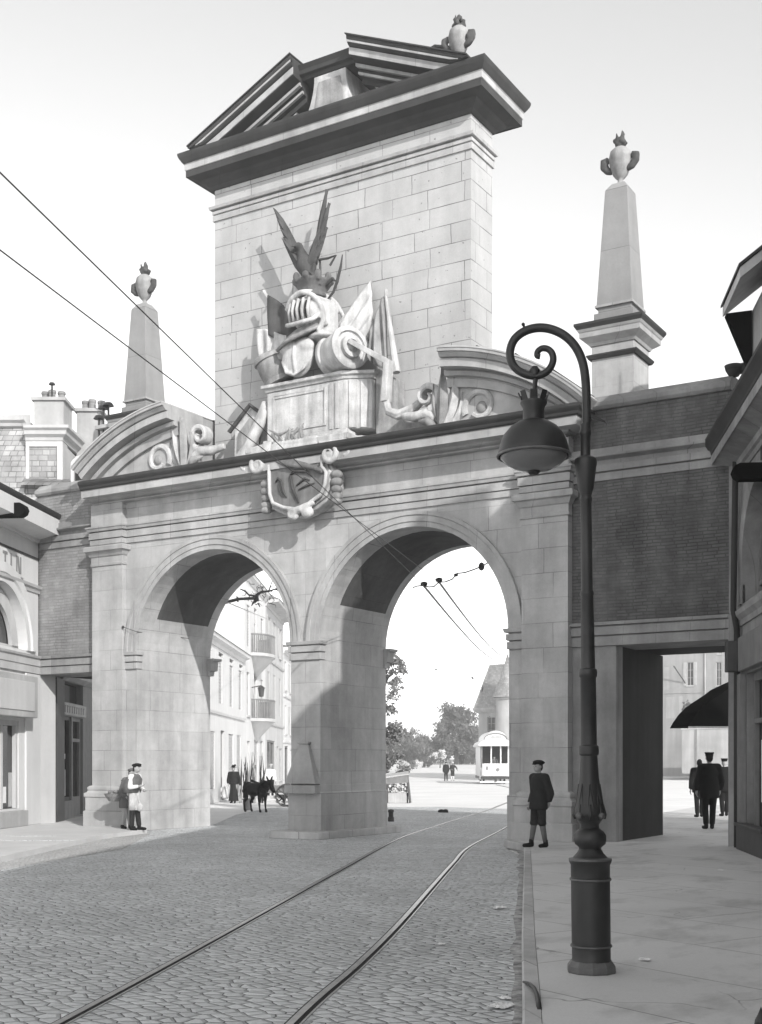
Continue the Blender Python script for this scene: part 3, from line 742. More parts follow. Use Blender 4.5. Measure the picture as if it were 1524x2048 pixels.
# bird with raised wings
bd = MB()
bd.cap((-.20, .5, 12.82), (-.36, .48, 13.25), .17, .20).cap((-.36, .48, 13.25), (-.44, .45, 13.5), .18, .11)
bd.ball((-.47, .40, 13.6), (.11, .14, .11), 10, 7).tube([(-.47, .30, 13.6), (-.49, .20, 13.57), (-.49, .15, 13.52)], [.06, .04, .015], 8)
bd.cap((-.14, .46, 12.75), (-.05, .42, 13.1), .09, .06).cap((-.3, .46, 12.75), (-.3, .42, 13.0), .08, .06)
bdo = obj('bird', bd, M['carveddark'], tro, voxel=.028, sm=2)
def blade(m, a, b2, w, y, th=.05, bend=0.0):
    """one carved feather: a pointed leaf with thickness, raised along its quill"""
    a = Vector((a[0], a[1])); b2 = Vector((b2[0], b2[1])); d = b2-a; nn = Vector((-d.y, d.x)).normalized(); L_ = []; R_ = []; C_ = []
    for t, k in ((0, .45), (.15, .8), (.35, 1), (.6, .92), (.8, .66), (.93, .32), (1, .02)):
        c = a+d*t+nn*bend*math.sin(PI*t); L_.append(c+nn*w*k*.5); R_.append(c-nn*w*k*.5); C_.append(c)
    n = len(L_); v = [(p.x, y, p.y) for p in L_]+[(p.x, y-th, p.y) for p in C_]+[(p.x, y, p.y) for p in R_]+[(p.x, y+.05, p.y) for p in C_]
    f = []
    for i in range(n-1):
        f += [(i, i+1, n+i+1, n+i), (n+i, n+i+1, 2*n+i+1, 2*n+i), (2*n+i, 2*n+i+1, 3*n+i+1, 3*n+i), (3*n+i, 3*n+i+1, i+1, i)]
    f += [(0, n, 2*n, 3*n), (n-1, 4*n-1, 3*n-1, 2*n-1)]
    m.add(v, f)
wl_ = MB(); tips = [(-1.33, 14.78), (-1.20, 14.50), (-1.08, 14.22), (-.98, 13.98), (-.88, 13.78), (-.78, 13.62), (-.68, 13.52)]
for i, tp_ in enumerate(tips): blade(wl_, (-.50+.05*i, 13.06+.03*i), tp_, .24, .62-.035*i, .06, -.04)
for i in range(6): blade(wl_, (-.36-.02*i, 12.98+.05*i), (-.70-.045*i, 13.40+.10*i), .15, .44-.01*i, .05)
obj('wing', wl_, M['carveddark'], bdo)
wl_ = MB(); tips = [(.17, 14.86), (.26, 14.52), (.22, 14.20), (.24, 13.95), (.20, 13.74), (.16, 13.58)]
for i, tp_ in enumerate(tips): blade(wl_, (-.14+.02*i, 13.20+.02*i), tp_, .20, .62-.035*i, .06, .03)
for i in range(5): blade(wl_, (-.20, 13.0+.05*i), (.04+.02*i, 13.42+.12*i), .14, .44-.01*i, .05)
obj('wing', wl_, M['carveddark'], bdo)
tl_ = MB()
for i in range(5): blade(tl_, (-.22+.03*i, 12.92), (-.34+.13*i, 12.58), .13, .36-.01*abs(i-2), .04)
obj('tail', tl_, M['carveddark'], bdo)
rb = MB()
for p in ([(.05, .5, 13.2), (.12, .42, 12.9), (.08, .4, 12.7)], [(.05, .45, 13.22), (.3, .45, 13.2), (.52, .45, 13.22), (.36, .45, 13.02)], [(-.55, .5, 13.5), (-.62, .5, 13.2), (-.45, .5, 13.0)]):
    rb.tube(p, .028, 6)
obj('ribbon', rb, M['carveddark'], bdo)
# cracked spikes left and right of the crown
sp = MB()
sp.tube([(.20, .5, 12.62), (.42, .48, 12.72), (.55, .46, 12.62), (.66, .45, 12.95), (.70, .45, 13.2)], [.04, .045, .04, .03, .012], 7)
sp.tube([(.55, .46, 12.62), (.42, .5, 12.42), (.22, .5, 12.25)], [.035, .03, .015], 7)
sp.tube([(.22, .5, 12.7), (.30, .48, 12.88)], [.05, .03], 7)
obj('branch', sp, M['carveddark'], tro)
# draped flags
def flag(corners, folds, mat, name, n=13, m=10, amp=.10):
    a, b2, c, d = [Vector(p) for p in corners]      # a-b along the pole, d-c the free edge
    f = MB(); rows = []
    for i in range(n+1):
        u = i/n; r0 = a.lerp(b2, u); r1 = d.lerp(c, u); row = []
        for j in range(m*3+1):
            t = j/(m*3); p = r0.lerp(r1, t)
            off = amp*(.35+.65*u)*math.sin(folds*PI*2*t+u*1.3)*.8+.25*amp*math.sin(9*t+4*u)
            p = p+Vector((0, -off-.06*math.sin(PI*t), .04*math.sin(5*t+3*u))); row.append(p)
        rows.append(row)
    k = len(rows[0])
    f.v = [tuple(p) for r in rows for p in r]+[tuple(p+Vector((0, .09, 0))) for r in rows for p in r]
    o2 = (n+1)*k
    for i in range(n):
        for j in range(k-1):
            q = (i*k+j, i*k+j+1, (i+1)*k+j+1, (i+1)*k+j); f.f.append(q); f.f.append(tuple(x+o2 for x in q[::-1]))
    edge = [i*k for i in range(n+1)]; edge2 = [i*k+k-1 for i in range(n+1)]
    for e in (edge, edge2):
        for i in range(n): f.f.append((e[i], e[i+1], e[i+1]+o2, e[i]+o2))
    for base in (0, n*k):
        for j in range(k-1): f.f.append((base+j, base+j+1, base+j+1+o2, base+j+o2))
    return obj(name, f, mat, tro, smooth=True)
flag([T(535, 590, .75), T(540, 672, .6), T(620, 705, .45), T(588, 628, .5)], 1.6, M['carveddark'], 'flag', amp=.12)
flag([T(512, 660, .7), T(520, 722, .6), T(580, 720, .4), T(575, 668, .5)], 3.2, M['carved'], 'flag', amp=.09)
flag([T(742, 560, 1.0), T(680, 655, .75), T(700, 715, .6), T(745, 650, .8)], 2.6, M['carved'], 'flag', amp=.10)
flag([T(770, 592, .8), T(775, 735, .6), T(735, 725, .5), T(742, 655, .7)], 2.2, M['carvedmid'], 'flag', amp=.11)
flag([T(720, 600, 1.0), T(668, 660, .8), T(670, 700, .7), T(735, 690, .75)], 3.0, M['carved'], 'flag', amp=.08)
pl = MB().tube([T(771, 588, .75), T(793, 745, .62)], [.03, .09], 8).ball(T(772, 586, .75), (.05, .05, .10), 8, 6)
obj('flagpole', MB().tube([T(527, 582, .78), T(600, 705, .6)], .04, 7), M['carved'], tro)
obj('flagpole', pl, M['carved'], tro)
# ================================================================== CARVED SCROLLS in the curved pediments
def ribbon_scroll(parts, name, label, loc, voxel=.03, mat=None):
    t = thing(name, label, 'carved scroll', loc)
    m = MB()
    for pts, r in parts: m.tube(pts, r, 10)
    obj('volute', m, mat or M['carved'], t, voxel=voxel, sm=2)
    return t
def big_scroll(s, label):
    t = thing('scroll_ornament', label, 'carved scroll', (s*3.6, .1, 8.74))
    y = -.02
    def coil(cx, cz, r0, r1, a0, turns, w0, w1, dep_=.30, n=34):
        """flat carved ribbon rolled into a volute"""
        m = MB(); secs = []
        for i in range(n+1):
            q = i/n; a = a0+turns*2*PI*q; r = r0+(r1-r0)*q; w = w0+(w1-w0)*q
            secs.append([(s*(cx+rr2*math.cos(a)), yy, cz+rr2*math.sin(a)) for rr2, yy in ((r+w/2, y+.03), (r+w/4, y), (r-w/4, y), (r-w/2, y+.03), (r-w/2, y+dep_), (r+w/2, y+dep_))])
        m.loft(secs); return m
    obj('volute', coil(4.38, 9.12, .36, .20, rad(205), -.95, .15, .10), M['carved'], t, auto=40)
    obj('volute_eye', MB().ball((s*4.42, y+.12, 9.10), (.15, .12, .15), 14, 8), M['carvedmid'], t, smooth=True)
    obj('volute', coil(3.12, 9.52, .30, .06, rad(-80), 1.35, .16, .06), M['carved'], t, auto=40)
    st_ = MB()
    st_.tube([(s*3.70, y+.15, 8.78), (s*3.88, y+.12, 9.05), (s*4.02, y+.12, 9.30)], [.12, .11, .10], 8)
    st_.tube([(s*2.45, y+.2, 9.22), (s*2.8, y+.12, 9.14), (s*3.1, y+.10, 9.16), (s*3.32, y+.1, 9.0)], [.08, .12, .13, .12], 8)
    obj('stem', st_, M['carved'], t, voxel=.028, sm=2)
    for q, (dx, hh, w_, bd_) in enumerate(((-.26, .62, .20, .10), (.30, .70, .20, -.10), (-.14, .95, .24, .08), (.20, 1.02, .24, -.08), (.02, 1.22, .28, .0))):
        lf_ = MB(); blade(lf_, (s*(3.52+dx*.25), 8.78), (s*(3.54+dx*1.5), 8.78+hh), w_, y+.16-.05*q, .10, s*bd_)
        obj('acanthus_leaf', lf_, M['carved'] if q % 2 else M['carvedmid'], t)
    obj('foot_leaf', MB().tube([(s*3.35, y, 8.78), (s*3.2, y-.05, 8.95), (s*2.95, y, 9.0)], [.10, .10, .02], 8), M['carvedmid'], t, smooth=True)
big_scroll(1, 'carved volutes and leaves under the right half of the curved pediment')
big_scroll(-1, 'carved volutes and leaves under the left half of the curved pediment')

# ================================================================== CARTOUCHE
ca = thing('coat_of_arms', 'carved stone shield with volutes hanging over the cornice between the arches', 'coat of arms', (.15, -.55, 7.1))
y = -.52
sh = [(-.66, 8.42), (-.64, 7.72), (-.55, 7.5), (-.25, 7.36), (.12, 7.28), (.5, 7.38), (.85, 7.56), (.96, 7.8), (.98, 8.05), (.86, 8.2), (.88, 8.42)]
def scl(k, dz=0): return [(.16+(x-.16)*k, 7.92+(z-7.92)*k+dz) for x, z in sh]
obj('strapwork', MB().prism(scl(1.13, -.02), -.40, -.02), M['carved'], ca, bevel=.04)
obj('strapwork', MB().prism(scl(1.04, -.0), -.48, -.405), M['carved'], ca, bevel=.03)
sh = scl(.94)
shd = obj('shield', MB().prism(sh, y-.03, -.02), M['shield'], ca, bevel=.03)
rim = MB().tube([(x, y-.04, z) for x, z in sh], .046, 8)
obj('rim', rim, M['carved'], shd, smooth=True)
yy_ = y-.045
ch = MB()
ch.tube([(-.42, yy_, 7.98), (-.36, yy_-.01, 8.06), (-.27, yy_-.01, 7.98), (-.2, yy_-.01, 7.74), (-.13, yy_, 7.60)], [.02, .028, .028, .03, .012], 7)
ch.tube([(-.36, yy_, 7.94), (-.30, yy_-.01, 7.76), (-.2, yy_, 7.62)], [.012, .026, .012], 7)
ch.tube([(-.02, yy_, 8.1), (.1, yy_-.02, 8.17), (.42, yy_-.02, 8.12), (.56, yy_, 8.0)], [.02, .035, .03, .012], 8)
ch.tube([(-.02, yy_, 8.08), (.05, yy_-.02, 7.8), (.2, yy_, 7.45)], [.03, .034, .02], 8)
ch.tube([(.15, yy_, 7.84), (.38, yy_-.02, 7.98), (.5, yy_, 7.92)], [.02, .03, .012], 8)
ch.tube([(.2, yy_, 7.74), (.46, yy_-.02, 7.82), (.62, yy_, 7.84)], [.015, .03, .012], 8)
obj('charge', ch, M['carveddark'], shd, smooth=True)
sw = MB()
for k in range(5):
    sw.tube([(-.5+.1*k, y-.02, 8.5-.01*k), (-.15+.14*k, y-.10, 8.34-.02*k), (.25+.16*k, y-.10, 8.24-.012*k*k), (.7, y-.03, 8.2+.02*k)], [.04, .055, .055, .02], 7)
obj('drapery', sw, M['carvedcrust'], ca, voxel=.022, sm=1)
for s, c, r0 in ((-1, (-.90, 8.42), .25), (1, (1.04, 8.43), .28)):
    m = MB()
    p = spiral(c[0], c[1], r0*.78, .03, rad(90), -s*1.6, y-.08, 26)
    m.tube(p, [.075-.03*i/26 for i in range(27)], 8)
    m.ball((c[0], y-.05, c[1]), (r0*.8, .07, r0*.8), 16, 8)
    obj('volute', m, M['carved'], ca, voxel=.018, sm=1)
    q = spiral(c[0]+s*.36, c[1]+.10, r0*.66, .04, rad(270), s*1.2, y-.02, 22)
    m2 = MB().tube(q, [.07-.02*i/22 for i in range(23)], 8); m2.ball((c[0]+s*.36, y+.02, c[1]+.10), (r0*.7, .08, r0*.7), 14, 8)
    obj('volute', m2, M['carved'], ca, voxel=.018, sm=1)
tp = MB().box(-1.30, 1.50, -.56, .0, 8.72, 8.86)
tp.loft([[(-1.32, -.58, 8.60), (-.56, -.66, 8.66), (-.56, -.1, 8.66), (-1.32, -.1, 8.60)], [(-1.25, -.5, 8.86), (-.56, -.56, 8.92), (-.56, -.1, 8.92), (-1.25, -.1, 8.86)]])
tp.loft([[(-.56, -.60, 8.66), (.72, -.60, 8.62), (.72, -.1, 8.62), (-.56, -.1, 8.66)], [(-.50, -.52, 8.98), (.66, -.52, 8.90), (.66, -.1, 8.90), (-.5, -.1, 8.98)]])
tp.loft([[(.72, -.62, 8.60), (1.46, -.58, 8.66), (1.46, -.1, 8.66), (.72, -.1, 8.6)], [(.76, -.5, 8.90), (1.4, -.46, 8.96), (1.4, -.1, 8.96), (.76, -.1, 8.9)]])
obj('ledge', tp, M['carved'], ca, bevel=.02)
lf = MB()
rr = random.Random(3)
for k in range(9):
    x = -.45+.09*k; lf.tube([(x, -.5, 8.9), (x+rr.uniform(-.15, .15), -.55, 9.0+rr.uniform(0, .12)), (x+rr.uniform(-.3, .3), -.52, 9.05+rr.uniform(0, .18))], [.05, .045, .012], 6)
obj('leaf_spray', lf, M['carvedmid'], ca)
for s, x in ((1, 1.10), (-1, -.80)):
    d = MB()
    for z, r in ((8.0, .15), (7.84, .15), (7.68, .13), (7.52, .14), (7.42, .12)): d.ball((x, y+.12, z), (r, .14, r*.72), 12, 8)
    obj('bead_drop', d, M['carvedmid'], ca, smooth=True)
kn = MB()
for c in ((.06, 7.20), (.44, 7.22)):
    kn.ball((c[0], y-.04, c[1]), (.16, .10, .13), 14, 8)
kn.tube([(-.1, y-.03, 7.33), (.1, y-.08, 7.28), (.3, y-.08, 7.3), (.62, y-.04, 7.42)], [.05, .08, .09, .05], 8)
kn.tube(spiral(.06, 7.20, .12, .03, 0, 1.2, y-.12, 18), .03, 6)
obj('knot', kn, M['carved'], ca, voxel=.02, sm=1)
# ================================================================== GROUND
def gz(x, y):
    d = -SS*(x-CAM.x)+CC*(y-CAM.y)
    t = min(1, max(0, (d-118)/75.0)); return 1.42*t*t*(3-2*t)
gr = MB()
xs = [-900, -600, -400, -300]+[-250+10*i for i in range(36)]+[120, 180, 300, 500, 800]
ys = [-400, -200, -100, -60]+[-50+10*i for i in range(36)]+[330, 400, 550, 800, 1200]
for y in ys:
    for x in xs: gr.v.append((x, y, gz(x, y)-.012))
k = len(xs)
for j in range(len(ys)-1):
    for i in range(k-1): gr.f.append((j*k+i, j*k+i+1, (j+1)*k+i+1, (j+1)*k+i))
struct('ground', gr, M['plaza'], smooth=True)
road = [(24, -36), (10.2, -36), (-.42, -8.49), (-2.17, -5.33), (-3.56, -2.75), (-4.3, -1.5), (-4.9, -.5), (-5.3, 3.2), (-9, 9), (-12, 15), (-7, 19), (1.5, 17), (4.5, 9), (5.6, 3), (5.5, -1), (9.5, -7), (21, -30)]
struct('road', MB().prism(road, -.3, 0.0, 'z'), M['cobble'])
gut = [(9.6, -30), (3.8, -14.6), (1.01, -9.77), (-.75, -4.97), (-3.3, -.9), (-4.0, -1.2), (-3.45, -2.75), (-2.0, -5.33), (-.25, -8.49), (8.9, -32)]
gut2 = [(1.01, -9.77), (3.69, -12.16), (2.42, -9.22), (.81, -5.28), (-1.2, -2.0), (-2.4, -1.1), (-.9, -4.8)]
struct('gutter', MB().prism([(-2.17+.06, -5.33), (-3.50, -2.75), (-4.2, -1.5), (-4.6, -.8), (-4.0, -.7), (-.9, -5.0), (.75, -9.6), (4.2, -17), (3.1, -17.2), (-.36, -8.49)], -.1, .008, 'z'), M['gutter'])
# right pavement with its kerb, curving round to the gate pier
KB = [(22.15, -36.4), (12.72, -15.87), (11.35, -12.93), (8.18, -6.02), (6.35, -2.05), (6.15, -1.62), (5.85, -1.22), (5.4, -.75), (5.1, -.3), (5.02, .3)]
inner = []
for i, p in enumerate(KB):
    d = (Vector(KB[min(i+1, len(KB)-1)])-Vector(KB[max(i-1, 0)])).normalized(); inner.append((p[0]+d.y*.12, p[1]-d.x*.12))
inner[-1] = (5.05, .3)
pv = inner+[(5.02, 2.9), (5.6, 6), (3.5, 14), (2.5, 22), (30, 40), (40, 0), (50, -40), (24, -37)]
struct('pavement', MB().prism(pv, -.2, .14, 'z'), M['pave'])
kb = MB(); 
kb.loft([[(a[0], a[1], -.2), (a[0], a[1], .125), (a[0]+(b2[0]-a[0])*.12, a[1]+(b2[1]-a[1])*.12, .143), (b2[0]-.004, b2[1], .143), (b2[0]-.004, b2[1], -.2)] for a, b2 in zip(KB, inner)])
struct('kerb', kb, M['kerb'])
# left pavement
lp = [(-.42, -8.49), (-2.17, -5.33), (-3.4, -2.95), (-3.75, -2.1), (-3.95, -1.3), (-4.2, -.6), (-4.7, -.12), (-5.0, .0), (-6.4, .05), (-6.4, 2.9), (-8.5, 2.9), (-11, 6), (-16, 14), (-22, 14), (-16, -2), (-8, -20), (5, -40), (9.2, -36)]
struct('pavement', MB().prism(lp, -.2, .10, 'z'), M['pavepale'])
gd = MB(); rr = random.Random(31); kp = [Vector(p) for p in KB[1:8]]; secs = []
for i in range(len(kp)-1):
    for q in range(10):
        p = kp[i].lerp(kp[i+1], q/10); d = (kp[i+1]-kp[i]).normalized(); nn = Vector((-d.y, d.x)); w = .05+.12*abs(mnoise.noise(Vector((p.y*.9, 3, 0))))+rr.uniform(0, .02)
        secs.append([(p.x-nn.x*.01*0+.006*nn.x*-1, p.y, .0045), (p.x+nn.x*w, p.y+nn.y*w, .0045), (p.x+nn.x*w*.5, p.y+nn.y*w*.5, .006)])
gd.loft(secs, caps=False)
struct('gutter_dirt', gd, M['dirt'])
# manhole/dark patches on the left pavement
for (u, v, rx, ry) in ((62, 1672, .55, .12), (75, 1681, .75, .14)):
    p = gnd(u, v, .1)
    struct('pavement_patch', MB().prism([(p.x+rx*math.cos(2*PI*i/14)*.86-ry*math.sin(2*PI*i/14)*-.5, p.y+rx*math.cos(2*PI*i/14)*.5+ry*math.sin(2*PI*i/14)*.86) for i in range(14)], .09, .104, 'z'), M['cobble'])

# tram rails
def rail(pts, label):
    t = thing('tram_rail', label, 'tram rail', (pts[3][0], pts[3][1], 0), group=None)
    P = [Vector((x, y, 0)) for x, y in pts]; L = []
    for i in range(len(P)-1):                      # Catmull-Rom
        p0 = P[max(i-1, 0)]; p1 = P[i]; p2 = P[i+1]; p3 = P[min(i+2, len(P)-1)]
        for q in range(8):
            s = q/8; L.append(.5*((2*p1)+(p2-p0)*s+(2*p0-5*p1+4*p2-p3)*s*s+(3*p1-p0-3*p2+p3)*s**3))
    L.append(P[-1])
    def strip(o0, o1, z0, z1, name, mat):
        secs = []
        for i, p in enumerate(L):
            tn = (L[min(i+1, len(L)-1)]-L[max(i-1, 0)]).normalized(); nn = Vector((tn.y, -tn.x, 0))
            secs.append([tuple(p+nn*o0+Vector((0, 0, z0))), tuple(p+nn*o0+Vector((0, 0, z1))), tuple(p+nn*o1+Vector((0, 0, z1))), tuple(p+nn*o1+Vector((0, 0, z0)))])
        obj(name, MB().loft(secs), mat, t)
    strip(-.026, .026, -.05, .008, 'rail_head', M['rail'])
    strip(.0265, .062, -.05, .0045, 'groove', M['groove'])
    strip(.0625, .078, -.05, .007, 'guard_lip', M['rail'])
    strip(-.040, -.0265, -.05, .0045, 'edge_joint', M['groove'])
rail([(15.5, -30), (12.0, -21.7), (10.11, -17.39), (9.12, -15.15), (7.25, -10.99), (5.33, -6.73), (2.05, .66), (-.35, 7.13), (-5, 20), (-14, 42), (-26, 63)], 'left rail of the tram track, running towards the middle of the right arch')
rail([(16.95, -29.5), (13.45, -21.1), (11.45, -16.7), (10.52, -14.4), (9.50, -12.0), (7.70, -7.95), (6.15, -4.45), (4.55, -.75), (1.85, 6.6), (-3.5, 20.4), (-12.5, 42.5), (-24.6, 63.7)], 'right rail of the tram track, curving close to the kerb')

# ================================================================== RIGHT SHOP BUILDING
rb_ = thing('shop_house', 'shaded tall corner house with heavy cornice and dormer at the right edge', 'building', (9.84, -.12, 0), rad(-65.26))
XL = 34.0
def loc(name, mb, mat, par=None, **k): return obj(name, mb, mat, par or rb_, local=True, **k)
wallm = MB()
holes = []
wallm2 = MB()
# ground floor, with shop openings
gh = [(.62, 2.9, .55, 3.3), (3.4, 5.2, .15, 3.3)]+[(6+3.4*i, 8.4+3.4*i, .5, 3.3) for i in range(8)]
holes_wall(wallm, 0, XL, 0, 4.44, 0, .5, gh)
acs = [1.80+4.2*i for i in range(8)]
lo_x = [0]+[(acs[i]+acs[i+1])/2 for i in range(7)]+[XL]
rr_ = 1.62
for i, cx in enumerate(acs):
    a, b2 = lo_x[i], lo_x[i+1]
    wallm.box(a, cx-rr_, 0, .5, 4.44, 7.3); wallm.box(cx+rr_, b2, 0, .5, 4.44, 7.3)
    arched_band(wallm, cx, rr_, 4.95, 7.3, 0, .5, 0, 0)
    wallm.box(cx-rr_, cx+rr_, 0, .5, 4.44, 4.6)
wallm.box(0, XL, 0, .5, 7.3, 8.4)
wallm.box(-.0, XL, 8, 8.4, 0, 8.4); wallm.box(0, .4, .5, 8, 0, 8.4); wallm.box(XL-.4, XL, .5, 8, 0, 8.4)
loc('wall', wallm, M['wingstone'])
for i, cx in enumerate(acs[:3]):
    arr = MB(); arch_ring(arr, cx, 4.95, [(rr_, .1), (rr_, -.03), (rr_+.09, -.06), (rr_+.22, -.06), (rr_+.24, .02)])
    arr.box(cx-rr_-.24, cx-rr_, -.05, .05, 4.6, 4.95).box(cx+rr_, cx+rr_+.24, -.05, .05, 4.6, 4.95)
    loc('arch_moulding', arr, M['wingstone'], auto=30)
    wf = MB(); arch_ring(wf, cx, 4.95, [(rr_-.1, .34), (rr_-.1, .28), (rr_, .28), (rr_, .34)], seg=24)
    wf.box(cx-rr_, cx-rr_+.1, .28, .34, 4.6, 4.95).box(cx+rr_-.1, cx+rr_, .28, .34, 4.6, 4.95).box(cx-.04, cx+.04, .28, .33, 4.6, 6.4).box(cx-rr_+.1, cx+rr_-.1, .28, .33, 4.92, 5.0)
    for k2 in (-.8, .8): wf.box(cx+k2-.025, cx+k2+.025, .285, .325, 4.6, 6.2)
    w = loc('arched_window', wf, M['wood'])
    gl = [(cx+(rr_-.02)*math.cos(PI*q/20), 4.95+(rr_-.02)*math.sin(PI*q/20)) for q in range(21)]+[(cx-rr_+.02, 4.6), (cx+rr_-.02, 4.6)]
    loc('pane', MB().prism(gl, .35, .36), M['glass'], w)
for i in range(3, 8):
    cx = acs[i]
    gl = [(cx+(rr_-.02)*math.cos(PI*q/20), 4.95+(rr_-.02)*math.sin(PI*q/20)) for q in range(21)]+[(cx-rr_+.02, 4.6), (cx+rr_-.02, 4.6)]
    w = loc('arched_window', MB().box(cx-.04, cx+.04, .28, .33, 4.6, 6.4).box(cx-rr_, cx+rr_, .28, .33, 4.92, 5.0), M['wood'])
    loc('pane', MB().prism(gl, .35, .36), M['glass'], w)
loc('string_course', MB().sweep([(-.0, 0), (XL, 0)], [(-.1, 4.2), (.04, 4.2), (.05, 4.3), (.12, 4.38), (.14, 4.46), (-.1, 4.5)]), M['wingstone'])
loc('cornice', MB().sweep([(-.02, .6), (-.02, 0), (XL, 0)], [(-.1, 7.0), (.03, 7.0), (.05, 7.08), (.10, 7.10), (.12, 7.2), (.46, 7.30), (.48, 7.28), (.48, 7.46), (-.1, 7.50)]), M['wingstone'])
loc('gutter', MB().sweep([(-.02, .6), (-.02, 0), (XL, 0)], [(.0, 7.505), (.49, 7.465), (.50, 7.52), (.55, 7.62), (.60, 7.70), (.60, 7.76), (.3, 7.76), (.0, 7.7)]), M['leaddark'])
loc('blocking_course', MB().sweep([(-.02, .6), (-.02, 0), (XL, 0)], [(-.3, 7.5), (.02, 7.77), (.02, 8.22), (.10, 8.26), (.10, 8.36), (-.3, 8.4)]), M['trimdark'])
loc('projecting_bracket', MB().prism([(.3, 6.40), (-.42, 6.40), (-.50, 6.46), (-.53, 6.54), (-.50, 6.62), (-.42, 6.66), (.3, 6.66)], 2.15, 2.45, 'x'), M['black'])
loc('notice_panel', MB().box(2.2, 3.1, -.05, -.004, 6.72, 6.98), M['trimdark'])
roofp = [(.1, 8.15), (.15, 9.2), (.5, 11.6), (1.6, 12.5), (5, 13.1), (8.2, 8.2)]
rf = loc('roof', MB().prism([(p[0]+.1, p[1]) for p in roofp], .3, XL, 'x'), M['slate'])
x = 1.0
d_ = loc('dormer', MB().prism([(.02, 8.41), (.02, 9.66), (2.4, 11.5), (4.2, 11.5), (4.2, 8.41)], x, x+1.6, 'x'), M['trim'])
loc('bracket', MB().prism([(-.44, 9.60), (.0, 9.64), (.0, 8.72), (-.06, 8.66)], x-.06, x+.14, 'x'), M['black'], d_)
loc('hood', MB().prism([(-.46, 9.63), (-.46, 9.80), (2.5, 12.10), (2.5, 11.93), (.0, 9.99)], x-.14, x+1.7, 'x'), M['lead'], d_)
loc('hood_sheet', MB().prism([(-.49, 9.80), (-.49, 9.85), (2.5, 12.17), (2.5, 12.12)], x-.18, x+1.74, 'x'), M['leaddark'], d_)
loc('relief_panel', MB().tube([(x+1.61, .2, 9.2), (x+1.63, .6, 9.4), (x+1.62, 1.0, 9.0)], [.03, .05, .02], 7), M['carvedmid'], d_)
loc('finial', MB().lathe([(0, 0), (.03, 0), (.03, .1), (.09, .16), (.10, .24), (.04, .32), (.02, .36), (.012, 1.5), (0, 1.6)], x+.3, .62, 10.66, 12), M['leaddark'], d_)
for k2, (xa, xb) in enumerate(((.66, 2.86), (3.44, 5.16))):
    f = MB().box(xa, xb, .12, .2, 3.15, 3.3).box(xa, xa+.09, .12, .2, .56, 3.15).box(xb-.09, xb, .12, .2, .56, 3.15).box((xa+xb)/2-.04, (xa+xb)/2+.04, .12, .2, .56, 3.15).box(xa+.09, xb-.09, .12, .2, 2.4, 2.48)
    w = loc('shop_window', f, M['wood'])
    loc('pane', MB().box(xa+.02, xb-.02, .21, .22, .57, 3.2), M['glass'], w)
    loc('display_card', MB().box(xa+.3, xa+1.0, .19, .2, 1.0, 2.1), M['paper'], w)
loc('shop_fascia', MB().box(.5, 5.4, -.14, -.003, 3.34, 3.95), M['wood'], bevel=.015)
loc('stall_riser', MB().box(.45, 3.0, -.16, -.003, .10, .56).box(.42, 3.03, -.2, -.003, .56, .62), M['wooddark'], bevel=.01)
loc('pilaster_strip', MB().box(.30, .58, -.12, -.003, .1, 3.3), M['wood'], bevel=.01)
loc('pilaster_strip', MB().box(3.02, 3.34, -.12, -.003, .1, 3.3), M['wood'], bevel=.01)
loc('fascia_bracket', MB().box(.30, .52, -.34, -.142, 3.34, 3.9), M['wooddark'], bevel=.02)
loc('downpipe', MB().tube([(.12, -.09, .14), (.12, -.09, 2.2), (.12, -.09, 4.15), (.16, -.16, 4.5), (.16, -.12, 7.3)], .055, 10), M['leaddark'], smooth=True)
# unseen chimney towards the camera, added for the shadow it throws on the street
loc('chimney', MB().box(10.2, 11.6, 2.2, 3.2, 11.8, 14.6), M['brickpale'])
# pot-shaped vent on the wing coping beside the house
vt = thing('roof_vent', 'small dark metal vent cowl at the foot of the dormer, above the wing coping', 'roof vent', tuple(at(1468, 740, .2)))
obj('cowl', MB().lathe([(0, -.14), (.09, -.12), (.16, 0), (.18, .08), (.12, .10), (0, .1)], seg=14), M['trimdark'], vt, local=True, smooth=True)
obj('pipe', MB().tube([(.02, .02, 0), (.2, .05, .03), (.36, .1, -.02), (.4, .12, -.2)], .1, 10), M['leaddark'], vt, local=True, smooth=True)

# ================================================================== LEFT SHOP BUILDING
lb = thing('shop_house', 'sunlit shop house with a painted sign band and arched window at the left edge', 'building', (-8.5, -.0, 0), rad(114.7))
def lloc(name, mb, mat, par=None, **k): return obj(name, mb, mat, par or lb, local=True, **k)
x0 = -11.0
wm = MB()
holes_wall(wm, x0, 0, 0, 4.25, 0, .5, [(-3.2, -1.25, .55, 2.75), (-7.2, -4.4, .55, 2.75), (-10.4, -8, .55, 2.75)])
for cx, l, r in ((-2.35, -4.6, 0), (-6.9, x0, -4.6)):
    wm.box(l, cx-1.55, 0, .5, 4.25, 6.2); wm.box(cx+1.55, r, 0, .5, 4.25, 6.2)
    arched_band(wm, cx, 1.55, 4.56, 6.2, 0, .5, 0, 0); wm.box(cx-1.55, cx+1.55, 0, .5, 4.25, 4.56)
wm.box(x0, 0, 0, .5, 6.2, 8.0)
wm.box(-.4, 0, .5, 7, 0, 8.0).box(x0, 0, 7, 7.4, 0, 8.0).box(x0, x0+.4, .5, 7, 0, 8.0)
lloc('wall', wm, M['plaster'])
